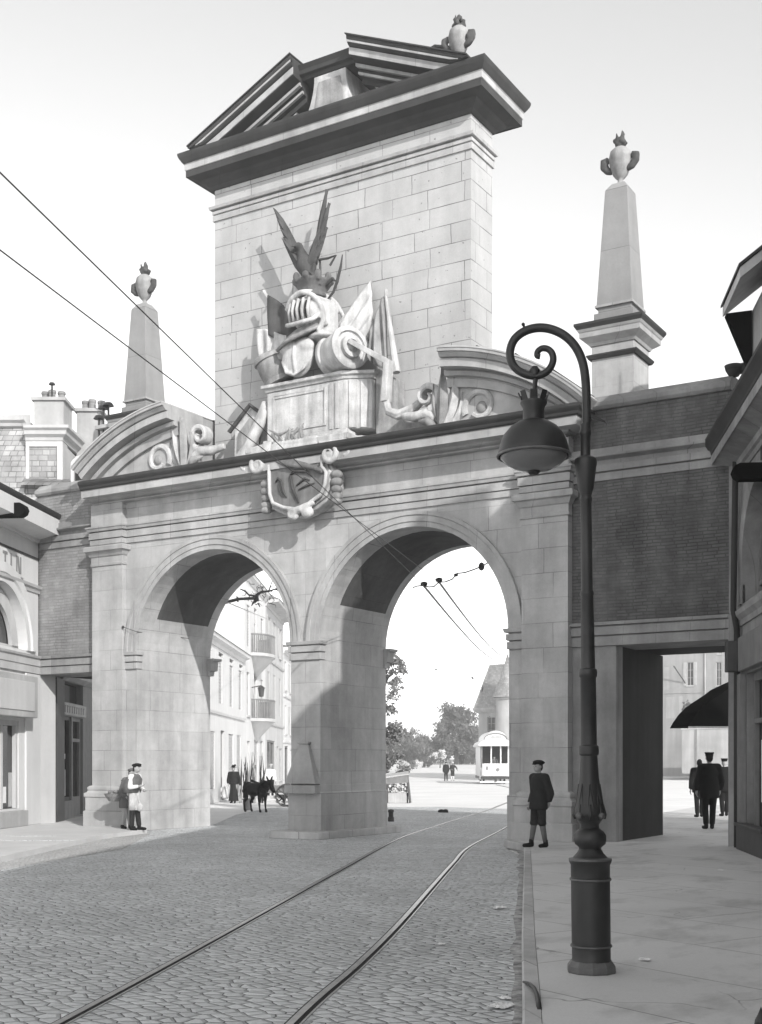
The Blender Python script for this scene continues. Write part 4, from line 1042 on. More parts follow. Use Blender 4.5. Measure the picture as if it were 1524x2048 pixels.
for cx in (-2.35, -6.9):
    arr = MB(); arch_ring(arr, cx, 4.56, [(1.55, .1), (1.55, -.05), (1.75, -.05), (1.78, -.1), (2.02, -.1), (2.02, .05)])
    lloc('arch_moulding', arr, M['plaster'], auto=30)
    arr = MB(); arch_ring(arr, cx, 4.56, [(1.15, .3), (1.15, .2), (1.53, .2), (1.53, .3)]); arr.box(cx-1.53, cx+1.53, .2, .3, 4.57, 4.66).box(cx-.05, cx+.05, .2, .28, 4.66, 5.7)
    w = lloc('arched_window', arr, M['plaster2'], auto=30)
    gl = [(cx+1.5*math.cos(PI*q/20), 4.57+1.5*math.sin(PI*q/20)) for q in range(21)]
    lloc('pane', MB().prism(gl, .32, .33), M['glass'], w)
lloc('string_course', MB().sweep([(x0, 0), (.0, 0), (.0, .5)], [(-.1, 4.0), (.06, 4.0), (.06, 4.19), (.085, 4.2), (.085, 4.38), (.13, 4.40), (.15, 4.46), (-.1, 4.5)]), M['plaster2'], bevel=.006)
lloc('sign_moulding', MB().sweep([(x0, 0), (-.0, 0), (0, .5)], [(-.1, 6.1), (.03, 6.1), (.05, 6.18), (.10, 6.22), (.12, 6.29), (.02, 6.32), (-.1, 6.32)]), M['plaster2'])
lloc('cornice', MB().sweep([(x0, 0), (.0, 0), (0, .6)], [(-.1, 7.44), (.05, 7.44), (.07, 7.52), (.64, 7.60), (.66, 7.58), (.66, 7.98), (-.1, 8.02)]), M['plaster'])
lloc('gutter', MB().sweep([(x0, 0), (.0, 0), (0, .6)], [(.2, 8.06), (.67, 7.99), (.70, 8.03), (.72, 8.08), (.72, 8.12), (.2, 8.12)]), M['leaddark'])
lloc('cable_band', MB().box(x0, -.02, -.03, -.004, 6.98, 7.03), M['leaddark'])
lloc('projecting_bracket', MB().prism([(.2, 7.52), (-.8, 7.52), (-.90, 7.58), (-.94, 7.68), (-.90, 7.78), (-.8, 7.84), (.2, 7.84)], -3.12, -2.86, 'x'), M['black'])
sb = lloc('sign_board', MB().box(-6.2, -1.05, -.05, -.004, 6.36, 6.94), M['signwhite'], bevel=.01)
def glyph(x, kind):
    m = MB(); z0, z1 = 6.44, 6.86
    if kind == 'T': m.box(x-.13, x+.13, -.065, -.0505, z1-.07, z1).box(x-.035, x+.035, -.065, -.0505, z0, z1-.07)
    if kind == 'I': m.box(x-.04, x+.04, -.065, -.0505, z0, z1)
    if kind == 'N': m.box(x-.15, x-.09, -.065, -.0505, z0, z1).box(x+.09, x+.15, -.065, -.0505, z0, z1).add([(x-.09, -.064, z1), (x-.0, -.064, z1), (x+.09, -.064, z0), (x, -.064, z0), (x-.09, -.051, z1), (x-.0, -.051, z1), (x+.09, -.051, z0), (x, -.051, z0)], [(0,3,2,1), (4,5,6,7), (0,1,5,4), (1,2,6,5), (2,3,7,6), (3,0,4,7)])
    lloc('letter', m, M['letter'], sb)
for x, kd in ((-2.22, 'T'), (-1.86, 'I'), (-1.40, 'N')): glyph(x, kd)
for xa, xb in ((-3.15, -1.30), (-7.1, -4.5), (-10.3, -8.1)):
    f = MB().box(xa, xb, .02, .12, 2.62, 2.75).box(xa, xa+.1, .02, .12, .56, 2.62).box(xb-.1, xb, .02, .12, .56, 2.62).box((xa+xb)/2-.05, (xa+xb)/2+.05, .02, .12, .56, 2.62)
    w = lloc('shop_window', f, M['plaster2'])
    lloc('pane', MB().box(xa+.02, xb-.02, .13, .14, .57, 2.7), M['glass'], w)
    for q in range(5):
        lloc('display_item', MB().box(xa+.2+q*.34, xa+.38+q*.34, .121, .129, .6+.1*(q % 2), 1.1+.35*(q % 3)), M['paper'] if q % 2 else M['woodpale'], w)
lloc('shop_box_sign', MB().box(-3.6, -1.05, -.42, -.003, 2.82, 3.86), M['plaster3'], bevel=.02)
lloc('shop_box_panel', MB().box(-3.4, -1.3, -.445, -.421, 2.98, 3.7), M['plaster2'], bevel=.01)
lloc('stall_riser', MB().box(-3.5, -1.02, -.16, -.003, .10, .5), M['plaster3'], bevel=.02)
lloc('corner_pier', MB().box(-.92, .02, -.06, -.003, .1, 3.98), M['plaster'], bevel=.015)
rp = [(.1, 8.05), (.25, 8.4), (3.6, 8.75), (7.2, 8.05)]
lloc('roof', MB().prism(rp, x0, -.02, 'x'), M['slatepale'])

# ================================================================== CORNER HOUSE behind the left wing
ch_ = thing('corner_house', 'old house with slate mansard and chimney stacks behind the left wing', 'building', (-8.75, .75, 0), rad(123))
def cl(name, mb, mat, par=None, **k): return obj(name, mb, mat, par or ch_, local=True, **k)
wm = MB(); hs = [(.95, 2.35, .62, 3.0), (2.5, 3.9, .15, 3.0), (.95, 3.9, 3.4, 3.98), (5.2, 6.4, .15, 3.0)]
holes_wall(wm, 0, 9.0, 0, 8.2, 0, .4, hs); wm.box(0, .4, .4, 8, 0, 8.2).box(8.6, 9.0, .4, 8, 0, 8.2).box(.4, 8.6, 7.6, 8, 0, 8.2)
cl('wall', wm, M['wood'])
w = cl('shop_window', MB().box(.95, 1.03, .05, .14, .62, 3.0).box(2.25, 2.35, .05, .14, .62, 3.0).box(1.03, 2.25, .05, .14, .62, .72).box(1.03, 2.25, .05, .14, 2.9, 3.0), M['wooddark'])
cl('pane', MB().box(.97, 2.33, .15, .16, .64, 2.98), M['glass'], w)
for q, (a, b2, c, d) in enumerate(((1.1, 1.5, 1.9, 2.3), (1.55, 1.95, 1.0, 1.7), (1.2, 1.45, .75, 1.35), (1.75, 2.15, 1.8, 1.95), (1.98, 2.2, .75, 1.5))):
    cl('display_item', MB().box(a, b2, .141, .149, c, d), (M['paper'], M['woodpale'], M['cloth_grey'])[q % 3], w)
d = cl('door', MB().box(2.5, 2.62, .08, .16, .15, 3.0).box(3.78, 3.9, .08, .16, .15, 3.0).box(2.62, 3.78, .08, .16, .15, .7).box(2.62, 3.78, .08, .16, 2.3, 2.4).box(2.62, 3.78, .08, .16, 2.9, 3.0), M['wood'])
cl('pane', MB().box(2.6, 3.8, .17, .18, .2, 2.95), M['glass'], d)
cl('transom', MB().box(.95, 3.9, .2, .22, 3.42, 3.96), M['glass'])
sg = cl('sign_board', MB().box(1.0, 4.1, -.06, -.003, 3.03, 3.37), M['plaster3'], bevel=.01)
rr = random.Random(5)
for q in range(9):
    cl('letter', MB().box(1.2+.3*q, 1.24+.3*q, -.075, -.0605, 3.1, 3.3).box(1.24+.3*q, 1.24+.3*q+rr.uniform(.04, .13), -.075, -.0605, 3.26, 3.3), M['letter'], sg)
cl('sign_cornice', MB().sweep([(.8, 0), (5, 0)], [(-.05, 3.99), (.05, 3.99), (.2, 4.1), (.22, 4.2), (-.05, 4.25)]), M['plaster3'])
cl('pilaster_strip', MB().box(.0, .9, -.12, -.003, .1, 3.98), M['wooddark'])
cl('attic_wall', MB().box(-.2, 9.2, -.05, 8, 8.2, 8.75), M['plaster2'])
U0 = dep(50, 1525, 36.0); U0.z = 0
UR = Matrix.Translation(U0) @ Matrix.Rotation(math.atan2(SS, CC), 4, 'Z')     # mansard turned towards the square
def up(name, mb, mat, par=None, **k):
    mb.v = [tuple(UR @ Vector(p)) for p in mb.v]; return obj(name, mb, mat, par or ch_, **k)
crv = [(-.10, 8.0), (-.05, 9.7), (.05, 10.3), (.22, 10.9), (.36, 11.35), (.40, 11.62)]
up('roof', MB().prism(crv+[(3.5, 11.9), (4.2, 8.0)], -5.0, .02, 'x'), M['slatepale'])
up('roof_cornice', MB().sweep([(-5.0, .36), (-.16, .36), (.02, .30)], [(-.1, 11.42), (.10, 11.46), (.14, 11.54), (.24, 11.6), (.26, 11.74), (-.1, 11.82)]), M['plaster2'])
dm = up('dormer', MB().box(.02, 1.02, .02, 1.75, 9.3, 10.96), M['slatepale'])
up('corner_pilaster', MB().box(.93, 1.10, -.06, .50, 9.62, 10.94).box(1.025, 1.08, .55, 1.75, 9.4, 10.9), M['plaster2'], dm, bevel=.01)
up('panel_frame', MB().box(.03, .93, -.03, .018, 10.80, 10.94).box(.03, .12, -.03, .018, 9.7, 10.8), M['plaster'], dm)
up('dormer_cornice', MB().sweep([(.02, .0), (1.06, .0), (1.12, 1.8)], [(-.2, 10.963), (.03, 10.963), (.06, 11.05), (.16, 11.12), (.18, 11.22), (.26, 11.28), (.26, 11.36), (-.2, 11.44)]), M['plaster2'], dm)
up('lead_apron', MB().loft([[(-.05, -.35, 9.62), (1.35, -.35, 9.60), (1.35, -.05, 9.72), (-.05, -.05, 9.74)], [(-.02, -.3, 9.70), (1.3, -.3, 9.68), (1.3, -.02, 9.86), (-.02, -.02, 9.88)]]), M['slate'])
ar_ = MB(); arch_ring(ar_, 1.52, 10.3, [(.36, 1.2), (.36, 1.0), (.44, .96), (.52, .96), (.56, 1.2)], seg=20); ar_.box(.96, 1.16, .98, 1.2, 9.2, 10.3).box(1.88, 2.08, .98, 1.2, 9.2, 10.3)
ad_ = up('arched_dormer', ar_, M['plaster'], auto=30)
up('window', MB().prism([(1.16, 9.3), (1.88, 9.3), (1.88, 10.3)]+[(1.52+.36*math.cos(PI*q/8), 10.3+.36*math.sin(PI*q/8)) for q in range(1, 8)]+[(1.16, 10.3)], 1.15, 1.18), M['glass'], ad_)
up('wall', MB().box(-5.0, 2.2, 1.2, 6.0, 8.0, 9.3), M['plaster2'])
up('roof', MB().prism([(1.22, 9.3), (1.6, 10.6), (3.4, 11.0), (5.6, 9.3)], 1.0, 2.2, 'x'), M['slatepale'])
for (xa, xb, ya, yb, z0, zt, np_) in ((.16, 1.02, .35, 1.35, 11.3, 12.22, 3), (1.12, 1.82, 1.5, 2.1, 10.4, 12.22, 3)):
    c = up('chimney', MB().box(xa, xb, ya, yb, z0, zt).box(xa-.07, xb+.07, ya-.07, yb+.07, zt+.002, zt+.10), M['plaster3'], bevel=.01)
    if np_:
        for q in range(np_):
            up('chimney_pot', MB().lathe([(0, 0), (.11, 0), (.10, .2), (.125, .24), (.11, .30), (0, .28)], xa+.2+.24*q, (ya+yb)/2-.15*(q % 2), zt+.102, 12), M['brickpale'], c, smooth=False, auto=40)
up('chimney_cowl', MB().lathe([(0, 0), (.03, 0), (.03, .42), (.10, .44), (.07, .5), (0, .51)], .62, .6, 12.32, 10), M['iron'])
# small attic lantern and stovepipes left of the gate pediment
sv = thing('stove_pipes', 'thin stovepipes with flat caps beside the left obelisk', 'stovepipes', tuple(at(210, 890, 3.2)))
b0 = Vector(sv.location)
for u, zt in ((198, 838), (207, 818), (217, 812)):
    p = at(u, 880, 3.2); t = at(u, zt, 3.2)
    obj('pipe', MB().tube([p, t], .03, 8).lathe([(0, 0), (.16, 0), (.10, .09), (0, .10)], t.x, t.y, t.z, 12), M['iron'], sv)
obj('lantern_roof', MB().box(b0.x-.1, b0.x+1.1, b0.y, b0.y+.8, b0.z-.5, b0.z+.45).box(b0.x-.25, b0.x+1.3, b0.y-.15, b0.y+.9, b0.z+.45, b0.z+.55), M['plaster3'], sv)
# ================================================================== STREET BEYOND THE LEFT ARCH
ROW = (-15.84, 15.79, 0); RZ = rad(120.1)
def rowhouse(name, label, x0, x1, H, mats, openings, depth=9, roofh=1.6, sill_strings=(), eave=.3):
    h = thing(name, label, 'house', tuple(Vector(ROW)+Matrix.Rotation(RZ, 3, 'Z') @ Vector((x0, 0, 0))), RZ, 'houses along the street beyond the left arch')
    L = x1-x0-.01
    m = MB(); holes_wall(m, 0, L, 0, H, 0, .3, [o[:4] for o in openings])
    m.box(0, .3, .3, depth, 0, H).box(L-.3, L, .3, depth, 0, H).box(.3, L-.3, depth-.3, depth, 0, H)
    obj('wall', m, mats[0], h, local=True)
    for o in openings:
        kind = o[4]
        if kind in ('win', 'shut', 'closed'):
            if kind != 'closed': window(h, o[0], o[1], o[2], o[3], y=.1)
            if kind == 'shut': shutters(h, o[0], o[1], o[2], o[3], M['woodpale'])
            if kind == 'closed':
                s = MB().box(o[0]+.02, o[1]-.02, .06, .12, o[2]+.02, o[3]-.02)
                for i in range(int((o[3]-o[2])/.14)): s.box(o[0]+.08, o[1]-.08, .035, .059, o[2]+.08+i*.14, o[2]+.15+i*.14)
                obj('shutter', s, M['woodpale'], h, local=True)
        if kind == 'door':
            d = obj('door', MB().box(o[0], o[1], .14, .2, o[2], o[3]).box(o[0]+.1, o[1]-.1, .11, .139, o[2]+.2, o[2]+1.0), M['wooddark'], h, local=True)
        if kind == 'vent':
            obj('vent', MB().box(o[0], o[1], .12, .2, o[2], o[3]), M['wooddark'], h, local=True)
        if kind == 'shop':
            w = obj('shop_window', MB().box(o[0], o[0]+.08, .05, .15, o[2], o[3]).box(o[1]-.08, o[1], .05, .15, o[2], o[3]).box(o[0], o[1], .05, .15, o[3]-.1, o[3]), M['wood'], h, local=True)
            obj('pane', MB().box(o[0], o[1], .16, .17, o[2], o[3]), M['glass'], w, local=True)
    for z in sill_strings:
        obj('string_course', MB().sweep([(0, 0), (L, 0)], [(-.05, z), (.08, z), (.12, z+.1), (.12, z+.16), (-.05, z+.2)]), mats[0], h, local=True)
    obj('cornice', MB().sweep([(0, 0), (L, 0)], [(-.1, H-.35), (.05, H-.35), (.1, H-.2), (eave, H-.12), (eave+.03, H+.02), (-.1, H+.05)]), mats[0], h, local=True)
    obj('roof', MB().prism([(-eave-.08, H+.03), (depth/2, H+roofh), (depth+.2, H+.03)], 0, L, 'x'), mats[1], h, local=True)
    return h
h1 = rowhouse('low_house', 'low white house with three tall shuttered openings beyond the left arch', -9, 12, 6.95, (M['plaster'], M['slatepale']),
    [(x, x+1.1, 4.25, 6.15, 'closed') for x in (-0.+9-6, 9-3, 9+.3, 9+3.6, 9+6.9, 9+10)]+[(9+.3+3.3*i, 9+1.7+3.3*i, 6.28, 6.46, 'vent') for i in range(4)]+[(9+.6, 9+2.6, .6, 3.0, 'closed'), (9+4.2, 9+5.4, .05, 3.1, 'door'), (9+6.6, 9+8.2, .5, 3.0, 'closed'), (9+9.3, 9+10.8, .05, 3.0, 'closed')], sill_strings=(3.75,), roofh=.9)
h2 = rowhouse('balcony_house', 'tall white house with two stacked curved balconies beyond the left arch', 12, 21.3, 11.2, (M['plaster'], M['slatepale']),
    [(1.0, 2.1, 4.1, 6.3, 'win'), (4.0, 5.2, 4.1, 6.5, 'win'), (4.0, 5.2, 7.6, 9.9, 'win'), (1.0, 2.1, 7.6, 9.7, 'closed'), (7.0, 8.1, 4.1, 6.3, 'closed'), (7.0, 8.1, 7.6, 9.7, 'closed'), (1.2, 2.3, .05, 2.8, 'door'), (4, 5.6, .5, 2.9, 'closed'), (6.9, 8.2, .4, 2.9, 'win')])
for z in (3.85, 7.25):
    b_ = MB(); pts = [(4.6+1.9*math.cos(PI+PI*q/16), -1.05*math.sin(PI*q/16)) for q in range(17)]
    b_.prism(pts, z, z+.16, 'z')
    ob = obj('balcony', b_, M['plaster2'], h2, local=True)
    obj('balcony_corbel', MB().loft([[(4.6+s_*1.9*math.cos(PI+PI*q/16), -s_*1.05*math.sin(PI*q/16)-.005, zz) for q in range(17)] for s_, zz in ((.95, z-.003), (.7, z-.3), (.3, z-.75), (.1, z-1.0))]), M['plaster2'], ob, local=True)
    r_ = MB()
    for q in range(0, 33):
        a = PI*q/32; r_.tube([(4.6+1.85*math.cos(PI+a), -1.0*math.sin(a), z+.16), (4.6+1.85*math.cos(PI+a), -1.0*math.sin(a), z+1.1)], .035, 5)
    r_.tube([(4.6+1.85*math.cos(PI+PI*q/24), -1.0*math.sin(PI*q/24), z+1.12) for q in range(25)], .05, 6)
    obj('railing', r_, M['wood'], ob, local=True)
obj('wall_lamp', MB().tube([(3.0, 0, 5.6), (3.0, -.5, 5.7)], .03, 6).lathe([(0, -.45), (.12, -.42), (.17, 0), (.22, .02), (.05, .14), (0, .16)], 3.0, -.5, 5.55, 8), M['wooddark'], h2, local=True)
h3 = rowhouse('tall_house', 'tall plain white house with grey overhanging roof beyond the left arch', 21.3, 31.5, 11.0, (M['plaster2'], M['slate']),
    [(1.0, 2.2, 8.3, 10.2, 'shut'), (4.2, 5.4, 8.3, 10.2, 'closed'), (7.4, 8.6, 8.3, 10.2, 'shut'), (1.0, 2.2, 4.6, 7.0, 'closed'), (4.2, 5.4, 4.6, 7.0, 'closed'), (7.4, 8.6, 4.6, 7.0, 'closed'), (.8, 5.0, .4, 3.0, 'shop'), (6.2, 7.3, .05, 2.7, 'door'), (7.9, 9.4, .6, 2.6, 'win')], sill_strings=(3.9, 7.6), eave=.75, roofh=2.4)
h4 = rowhouse('gabled_house', 'last white house of the row seen past the middle pier', 31.5, 52, 9.2, (M['plaster'], M['slate']),
    [(1+3.2*i, 2.1+3.2*i, z, z+1.9, 'shut' if i % 2 else 'win') for i in range(6) for z in (3.6, 6.5)]+[(1.0, 3.4, .3, 2.8, 'shop'), (5, 6.1, .05, 2.6, 'door'), (8, 10.5, .3, 2.8, 'shop')], sill_strings=(3.0, 6.0), eave=.5)

# ================================================================== TREES
def tree(name, label, loc, trunk_h, trunk_r, blobs, nleaf, lsz, mat, group=None, branches=7, seed=1, bare=None):
    t = thing(name, label, 'tree', loc, 0, group); rr = random.Random(seed)
    tr = MB().tube([(0, 0, -.3), (.05*trunk_h*.2, .02, trunk_h*.4), (0, .05, trunk_h)], [trunk_r*1.3, trunk_r, trunk_r*.7], 9)
    for i in range(branches):
        c, r = blobs[i % len(blobs)]
        e = Vector(c)+Vector((rr.uniform(-.6, .6)*r[0], rr.uniform(-.6, .6)*r[1], rr.uniform(-.3, .7)*r[2])); s0 = Vector((0, .03, trunk_h*rr.uniform(.6, 1)))
        mid = s0.lerp(e, .5)+Vector((rr.uniform(-.3, .3), rr.uniform(-.3, .3), rr.uniform(0, .4)))
        tr.tube([s0, mid, e], [trunk_r*.5, trunk_r*.3, trunk_r*.1], 6)
    obj('trunk', tr, M['bark'], t, local=True, smooth=True)
    lf = MB()
    if nleaf:
        clumps = []
        for c, r in blobs:
            for q in range(14):
                th = rr.uniform(0, 2*PI); ph = math.acos(rr.uniform(-1, 1)); k = rr.uniform(.55, 1.0)
                clumps.append((Vector(c)+Vector((r[0]*k*math.sin(ph)*math.cos(th), r[1]*k*math.sin(ph)*math.sin(th), r[2]*k*math.cos(ph))), min(r)*rr.uniform(.22, .42)))
        for i in range(nleaf):
            c, r = clumps[rr.randrange(len(clumps))]
            p = c+Vector((rr.gauss(0, .5), rr.gauss(0, .5), rr.gauss(0, .45)))*r
            a = Vector((rr.uniform(-1, 1), rr.uniform(-1, 1), rr.uniform(-1, 1))).normalized(); b2 = a.orthogonal().normalized(); s = lsz*rr.uniform(.6, 1.4)
            lf.add([p-a*s, p+b2*s*.5, p+a*s, p-b2*s*.5], [(0, 1, 2, 3)])
        obj('crown', lf, mat, t, local=True)
    return t
p = dep(752, 1525, 58); tree('street_tree', 'leafy tree with thin open foliage at the left edge of the right arch view', (p.x, p.y, 0), 3.2, .14,
    [((.3, 0, 4.9), (1.2, 1.0, 1.2)), ((.6, .1, 3.6), (.9, .8, .9)), ((.5, 0, 2.3), (.8, .7, .8)), ((.85, .2, 6.2), (.6, .5, .6)), ((.9, 0, 1.5), (.8, .6, .6))], 3200, .085, M['leafpale'], seed=4)
p = dep(912, 1525, 200); tree('plane_tree', 'big round dark tree across the square, seen through the right arch', (p.x, p.y, gz(p.x, p.y)), 3.0, .3,
    [((0, 0, 4.6), (4.0, 3.6, 3.2)), ((-2, 0, 3.2), (2.6, 2.4, 2.4)), ((2.2, 0, 3.4), (2.6, 2.4, 2.6)), ((.3, 0, 7.6), (2.6, 2.4, 2.3)), ((-1.2, .4, 6.4), (2.2, 2.2, 2.0)), ((0, -.6, 2.2), (3.6, 2.4, 1.6))], 9000, .27, M['leaf'], 'far trees across the square', seed=8)
for i, (u, dd, hh) in enumerate(((830, 235, 7.0), (812, 215, 5.6), (852, 245, 5.2), (795, 225, 6.6), (945, 230, 8.0), (775, 240, 6.0))):
    p = dep(u, 1525, dd)
    tree('plane_tree', ('hazy grey tree across the square, left of the big round tree', 'smaller hazy tree across the square, farthest left but two', 'low hazy tree touching the left side of the big round tree', 'hazy tree close to the edge of the middle pier', 'hazy tree between the big round tree and the far mansion', 'hazy tree mostly hidden behind the middle pier')[i], (p.x, p.y, gz(p.x, p.y)), 2.0, .25,
         [((0, 0, hh*.55), (hh*.42, hh*.4, hh*.38)), ((-hh*.2, 0, hh*.35), (hh*.3, hh*.3, hh*.3)), ((hh*.22, 0, hh*.4), (hh*.32, hh*.3, hh*.3)), ((0, 0, hh*.22), (hh*.45, hh*.3, hh*.22))], 3600, .26, M['leaf'], 'far trees across the square', seed=20+i)
p = dep(880, 1525, 165); tree('blossom_tree', 'small round white blossoming tree in front of the far trees', (p.x, p.y, gz(p.x, p.y)), 1.2, .07, [((0, 0, 1.75), (.85, .8, .6))], 900, .10, M['blossom'], seed=3, branches=5)
for i, u in enumerate((803, 818, 833, 850)):
    p = dep(u, 1525, 150+6*i); tree('flowering_shrub', ('pale flowering shrub nearest the middle pier', 'pale low shrub, second from the middle pier', 'pale low shrub in front of the hazy trees', 'pale low shrub left of the white blossoming tree')[i], (p.x, p.y, gz(p.x, p.y)), .3, .05, [((0, 0, .8-.1*i), (1.0, .7, .75-.1*i))], 700, .10, M['blossom'] if i % 2 == 0 else M['leafpale'], 'shrubs across the square', branches=4, seed=40+i)
# bare tree behind the left pier, one bough crossing the top of the left arch
p = dep(322, 1525, 40); bt = thing('bare_tree', 'bare tree behind the left pier with one bough across the top of the arch opening', 'tree', (p.x, p.y, 0))
tk = MB().tube([(0, 0, -.2), (.05, 0, 3), (.0, .1, 6.2), (.3, .1, 7.6)], [.2, .16, .12, .05], 9)
obj('trunk', tk, M['bark'], bt, local=True, smooth=True)
def d40(u, v, d=40): return dep(u, v, d)
bm_ = MB()
for pts, r in (([(322, 1240), (410, 1215), (478, 1198), (500, 1197), (513, 1196)], [.08, .07, .05, .05, .06]), ([(513, 1202), (514, 1190), (522, 1184), (540, 1182), (556, 1176)], [.09, .06, .045, .03, .02]), ([(512, 1192), (498, 1190), (490, 1182), (480, 1178)], [.04, .03, .03, .015]), ([(537, 1183), (541, 1172), (545, 1160)], [.03, .02, .01]), ([(514, 1200), (506, 1206), (503, 1212)], [.05, .03, .012]), ([(478, 1198), (474, 1193), (476, 1204)], [.03, .03, .03]), ([(516, 1206), (520, 1214)], [.03, .015])):
    bm_.tube([d40(u, v) for u, v in pts], r, 6)
rr = random.Random(2)
for i in range(26):
    u, v = rr.uniform(492, 545), rr.uniform(1162, 1210); a = rr.uniform(0, 2*PI)
    bm_.tube([d40(u, v), d40(u+9*math.cos(a), v+7*math.sin(a)), d40(u+14*math.cos(a+.5), v+12*math.sin(a+.5))], [.012, .01, .004], 4)
bm_.ball(d40(556, 1178), (.1, .06, .06), 8, 6)
obj('bough', bm_, M['bark'], bt, smooth=True)

# ================================================================== ACROSS THE SQUARE
p = dep(957, 1525, 122); fb = thing('mansion', 'hazy slate-roofed mansion with a round turret behind the tram', 'building', (p.x, p.y, 0), rad(-14))
FH = 6.9
m = MB(); holes_wall(m, 0, 9, -1, FH, 0, .4, [(1.1+2.4*i, 2.1+2.4*i, z, z+1.9) for i in range(3) for z in (.9, 4.2)]); m.box(0, .4, .4, 10, -1, FH).box(8.6, 9, .4, 10, -1, FH)
obj('wall', m, M['plaster3'], fb, local=True)
for i in range(3):
    for z in (.9, 4.2): window(fb, 1.1+2.4*i, 2.1+2.4*i, z, z+1.9, y=.1, sill=False)
obj('cornice', MB().sweep([(0, .5), (0, 0), (9, 0)], [(-.1, FH-.4), (.1, FH-.4), (.4, FH-.1), (.45, FH+.1), (-.1, FH+.15)]), M['plaster3'], fb, local=True)
obj('roof', MB().loft([[(-.3, -.4, FH+.1), (9.2, -.4, FH+.1), (9.2, 10, FH+.1), (-.3, 10, FH+.1)], [(.2, 1.4, FH+4.4), (8, 1.4, FH+4.4), (8, 8, FH+4.4), (.2, 8, FH+4.4)]]).box(2.2, 6, 2.5, 6, FH+4.4, FH+6.0), M['slatepale'], fb, local=True)
obj('chimney', MB().box(2.4, 3.6, 2.0, 3.0, FH+4, FH+8.6).box(2.9, 3.1, 2.4, 2.6, FH+8.6, FH+10.2), M['plaster3'], fb, local=True)
tu = obj('turret', MB().lathe([(0, 0), (1.1, 0), (1.1, 7.6), (1.35, 7.7), (1.35, 7.8), (0, 7.9)], 4.4, -.9, 0, 20), M['plaster3'], fb, local=True, auto=35)
obj('roof', MB().lathe([(0, 7.75), (1.5, 7.78), (.7, 9.6), (0, 12)], 4.4, -.9, .06, 20), M['slatepale'], tu, local=True, auto=35)
obj('finial', MB().lathe([(0, 0), (.22, .1), (.1, .7), (.2, 1.1), (0, 1.9)], .2, .4, FH+.4, 8), M['leaddark'], fb, local=True)
p = dep(800, 1525, 192); q = dep(962, 1525, 186)
fn = thing('railing_fence', 'low dark railing along the far side of the square', 'fence', tuple(p))
f = MB(); n = 60; gz0 = gz(p.x, p.y)
for i in range(n+1):
    a = p.lerp(q, i/n); f.box(a.x-.05, a.x+.05, a.y-.05, a.y+.05, gz(a.x, a.y)-.1, gz(a.x, a.y)+.75)
for zz in (.35, .7): f.tube([(a.x, a.y, gz(a.x, a.y)+zz) for a in (p.lerp(q, i/20) for i in range(21))], .045, 5)
obj('railing', f, M['wooddark'], fn)
# house beyond the foot passage
p = dep(1318, 1525, 125)
hz = 1.30
hp = thing('terrace_house', 'pale two-part house with shutters seen through the foot passage', 'house', (p.x, p.y, hz))
sc = 1/17.4
def wu(u): return (u-1318)*sc*1.03
ops = [(wu(1326), wu(1336), 7.6, 10.0, 'shut0'), (wu(1366), wu(1377), 8.0, 10.3, 'win'), (wu(1415), wu(1424), 7.9, 10.2, 'win'), (wu(1442), wu(1452), 7.9, 10.2, 'win'), (wu(1418), wu(1425), 11.0, 11.75, 'win'), (wu(1434), wu(1440), 11.0, 11.75, 'win'), (wu(1475), wu(1486), 7.9, 10.2, 'win'), (wu(1330), wu(1345), 4.8, 7.0, 'shut0'), (wu(1352), wu(1360), 4.8, 7.0, 'shut0')]
m = MB(); holes_wall(m, 0, 14, -1, 12.6, 0, .3, [o[:4] for o in ops]); m.box(0, .3, .3, 9, -1, 12.6).box(13.7, 14, .3, 9, -1, 12.6)
obj('wall', m, M['render'], hp, local=True)
for o in ops:
    if o[4] == 'win': window(hp, o[0], o[1], o[2], o[3], y=.1)
    else: obj('shutter', MB().box(o[0]+.01, o[1]-.01, .03, .1, o[2]+.01, o[3]-.01), M['plaster3'], hp, local=True)
shutters(hp, wu(1366), wu(1377), 8.0, 10.3, M['woodpale'])
obj('cornice', MB().sweep([(0, 0), (14, 0)], [(-.1, 12.0), (.08, 12.0), (.2, 12.2), (.35, 12.3), (.38, 12.55), (-.1, 12.62)]), M['render'], hp, local=True)
obj('roof', MB().prism([(-.45, 12.63), (4.5, 14.6), (9.2, 12.63)], -.1, 14.1, 'x'), M['slate'], hp, local=True)
obj('downpipe', MB().tube([(wu(1397), -.08, -.5), (wu(1397), -.08, 12.0)], .07, 8), M['plaster3'], hp, local=True)
obj('flagstaff', MB().tube([(wu(1364), 0, 8.2), (wu(1350), -1.2, 9.9)], .06, 6), M['wooddark'], hp, local=True)
obj('string_course', MB().box(0, 14, -.07, -.003, 7.25, 7.4), M['render'], hp, local=True)
p = dep(1364, 1525, 119)
hw = thing('yard_wall', 'stained grey wall in front of the house beyond the foot passage', 'wall', (p.x, p.y, hz-.05))
obj('panel', MB().box(0, 9, 0, .3, -.6, 3.6), M['plaster3'], hw, local=True)
obj('coping', MB().box(-.1, 9.1, -.08, .38, 3.604, 3.78), M['plaster'], hw, local=True)
obj('post', MB().box(1.25, 1.45, -.05, -.003, -.5, 3.6), M['wood'], hw, local=True)
p = dep(1369, 1525, 121); tree('climbing_shrub', 'thin straggling shrub against the house beyond the foot passage', (p.x, p.y, hz), 3.8, .07, [((0, 0, 5.0), (.5, .3, .9)), ((.2, 0, 6.0), (.4, .3, .5))], 300, .10, M['leaf'], branches=6, seed=9)
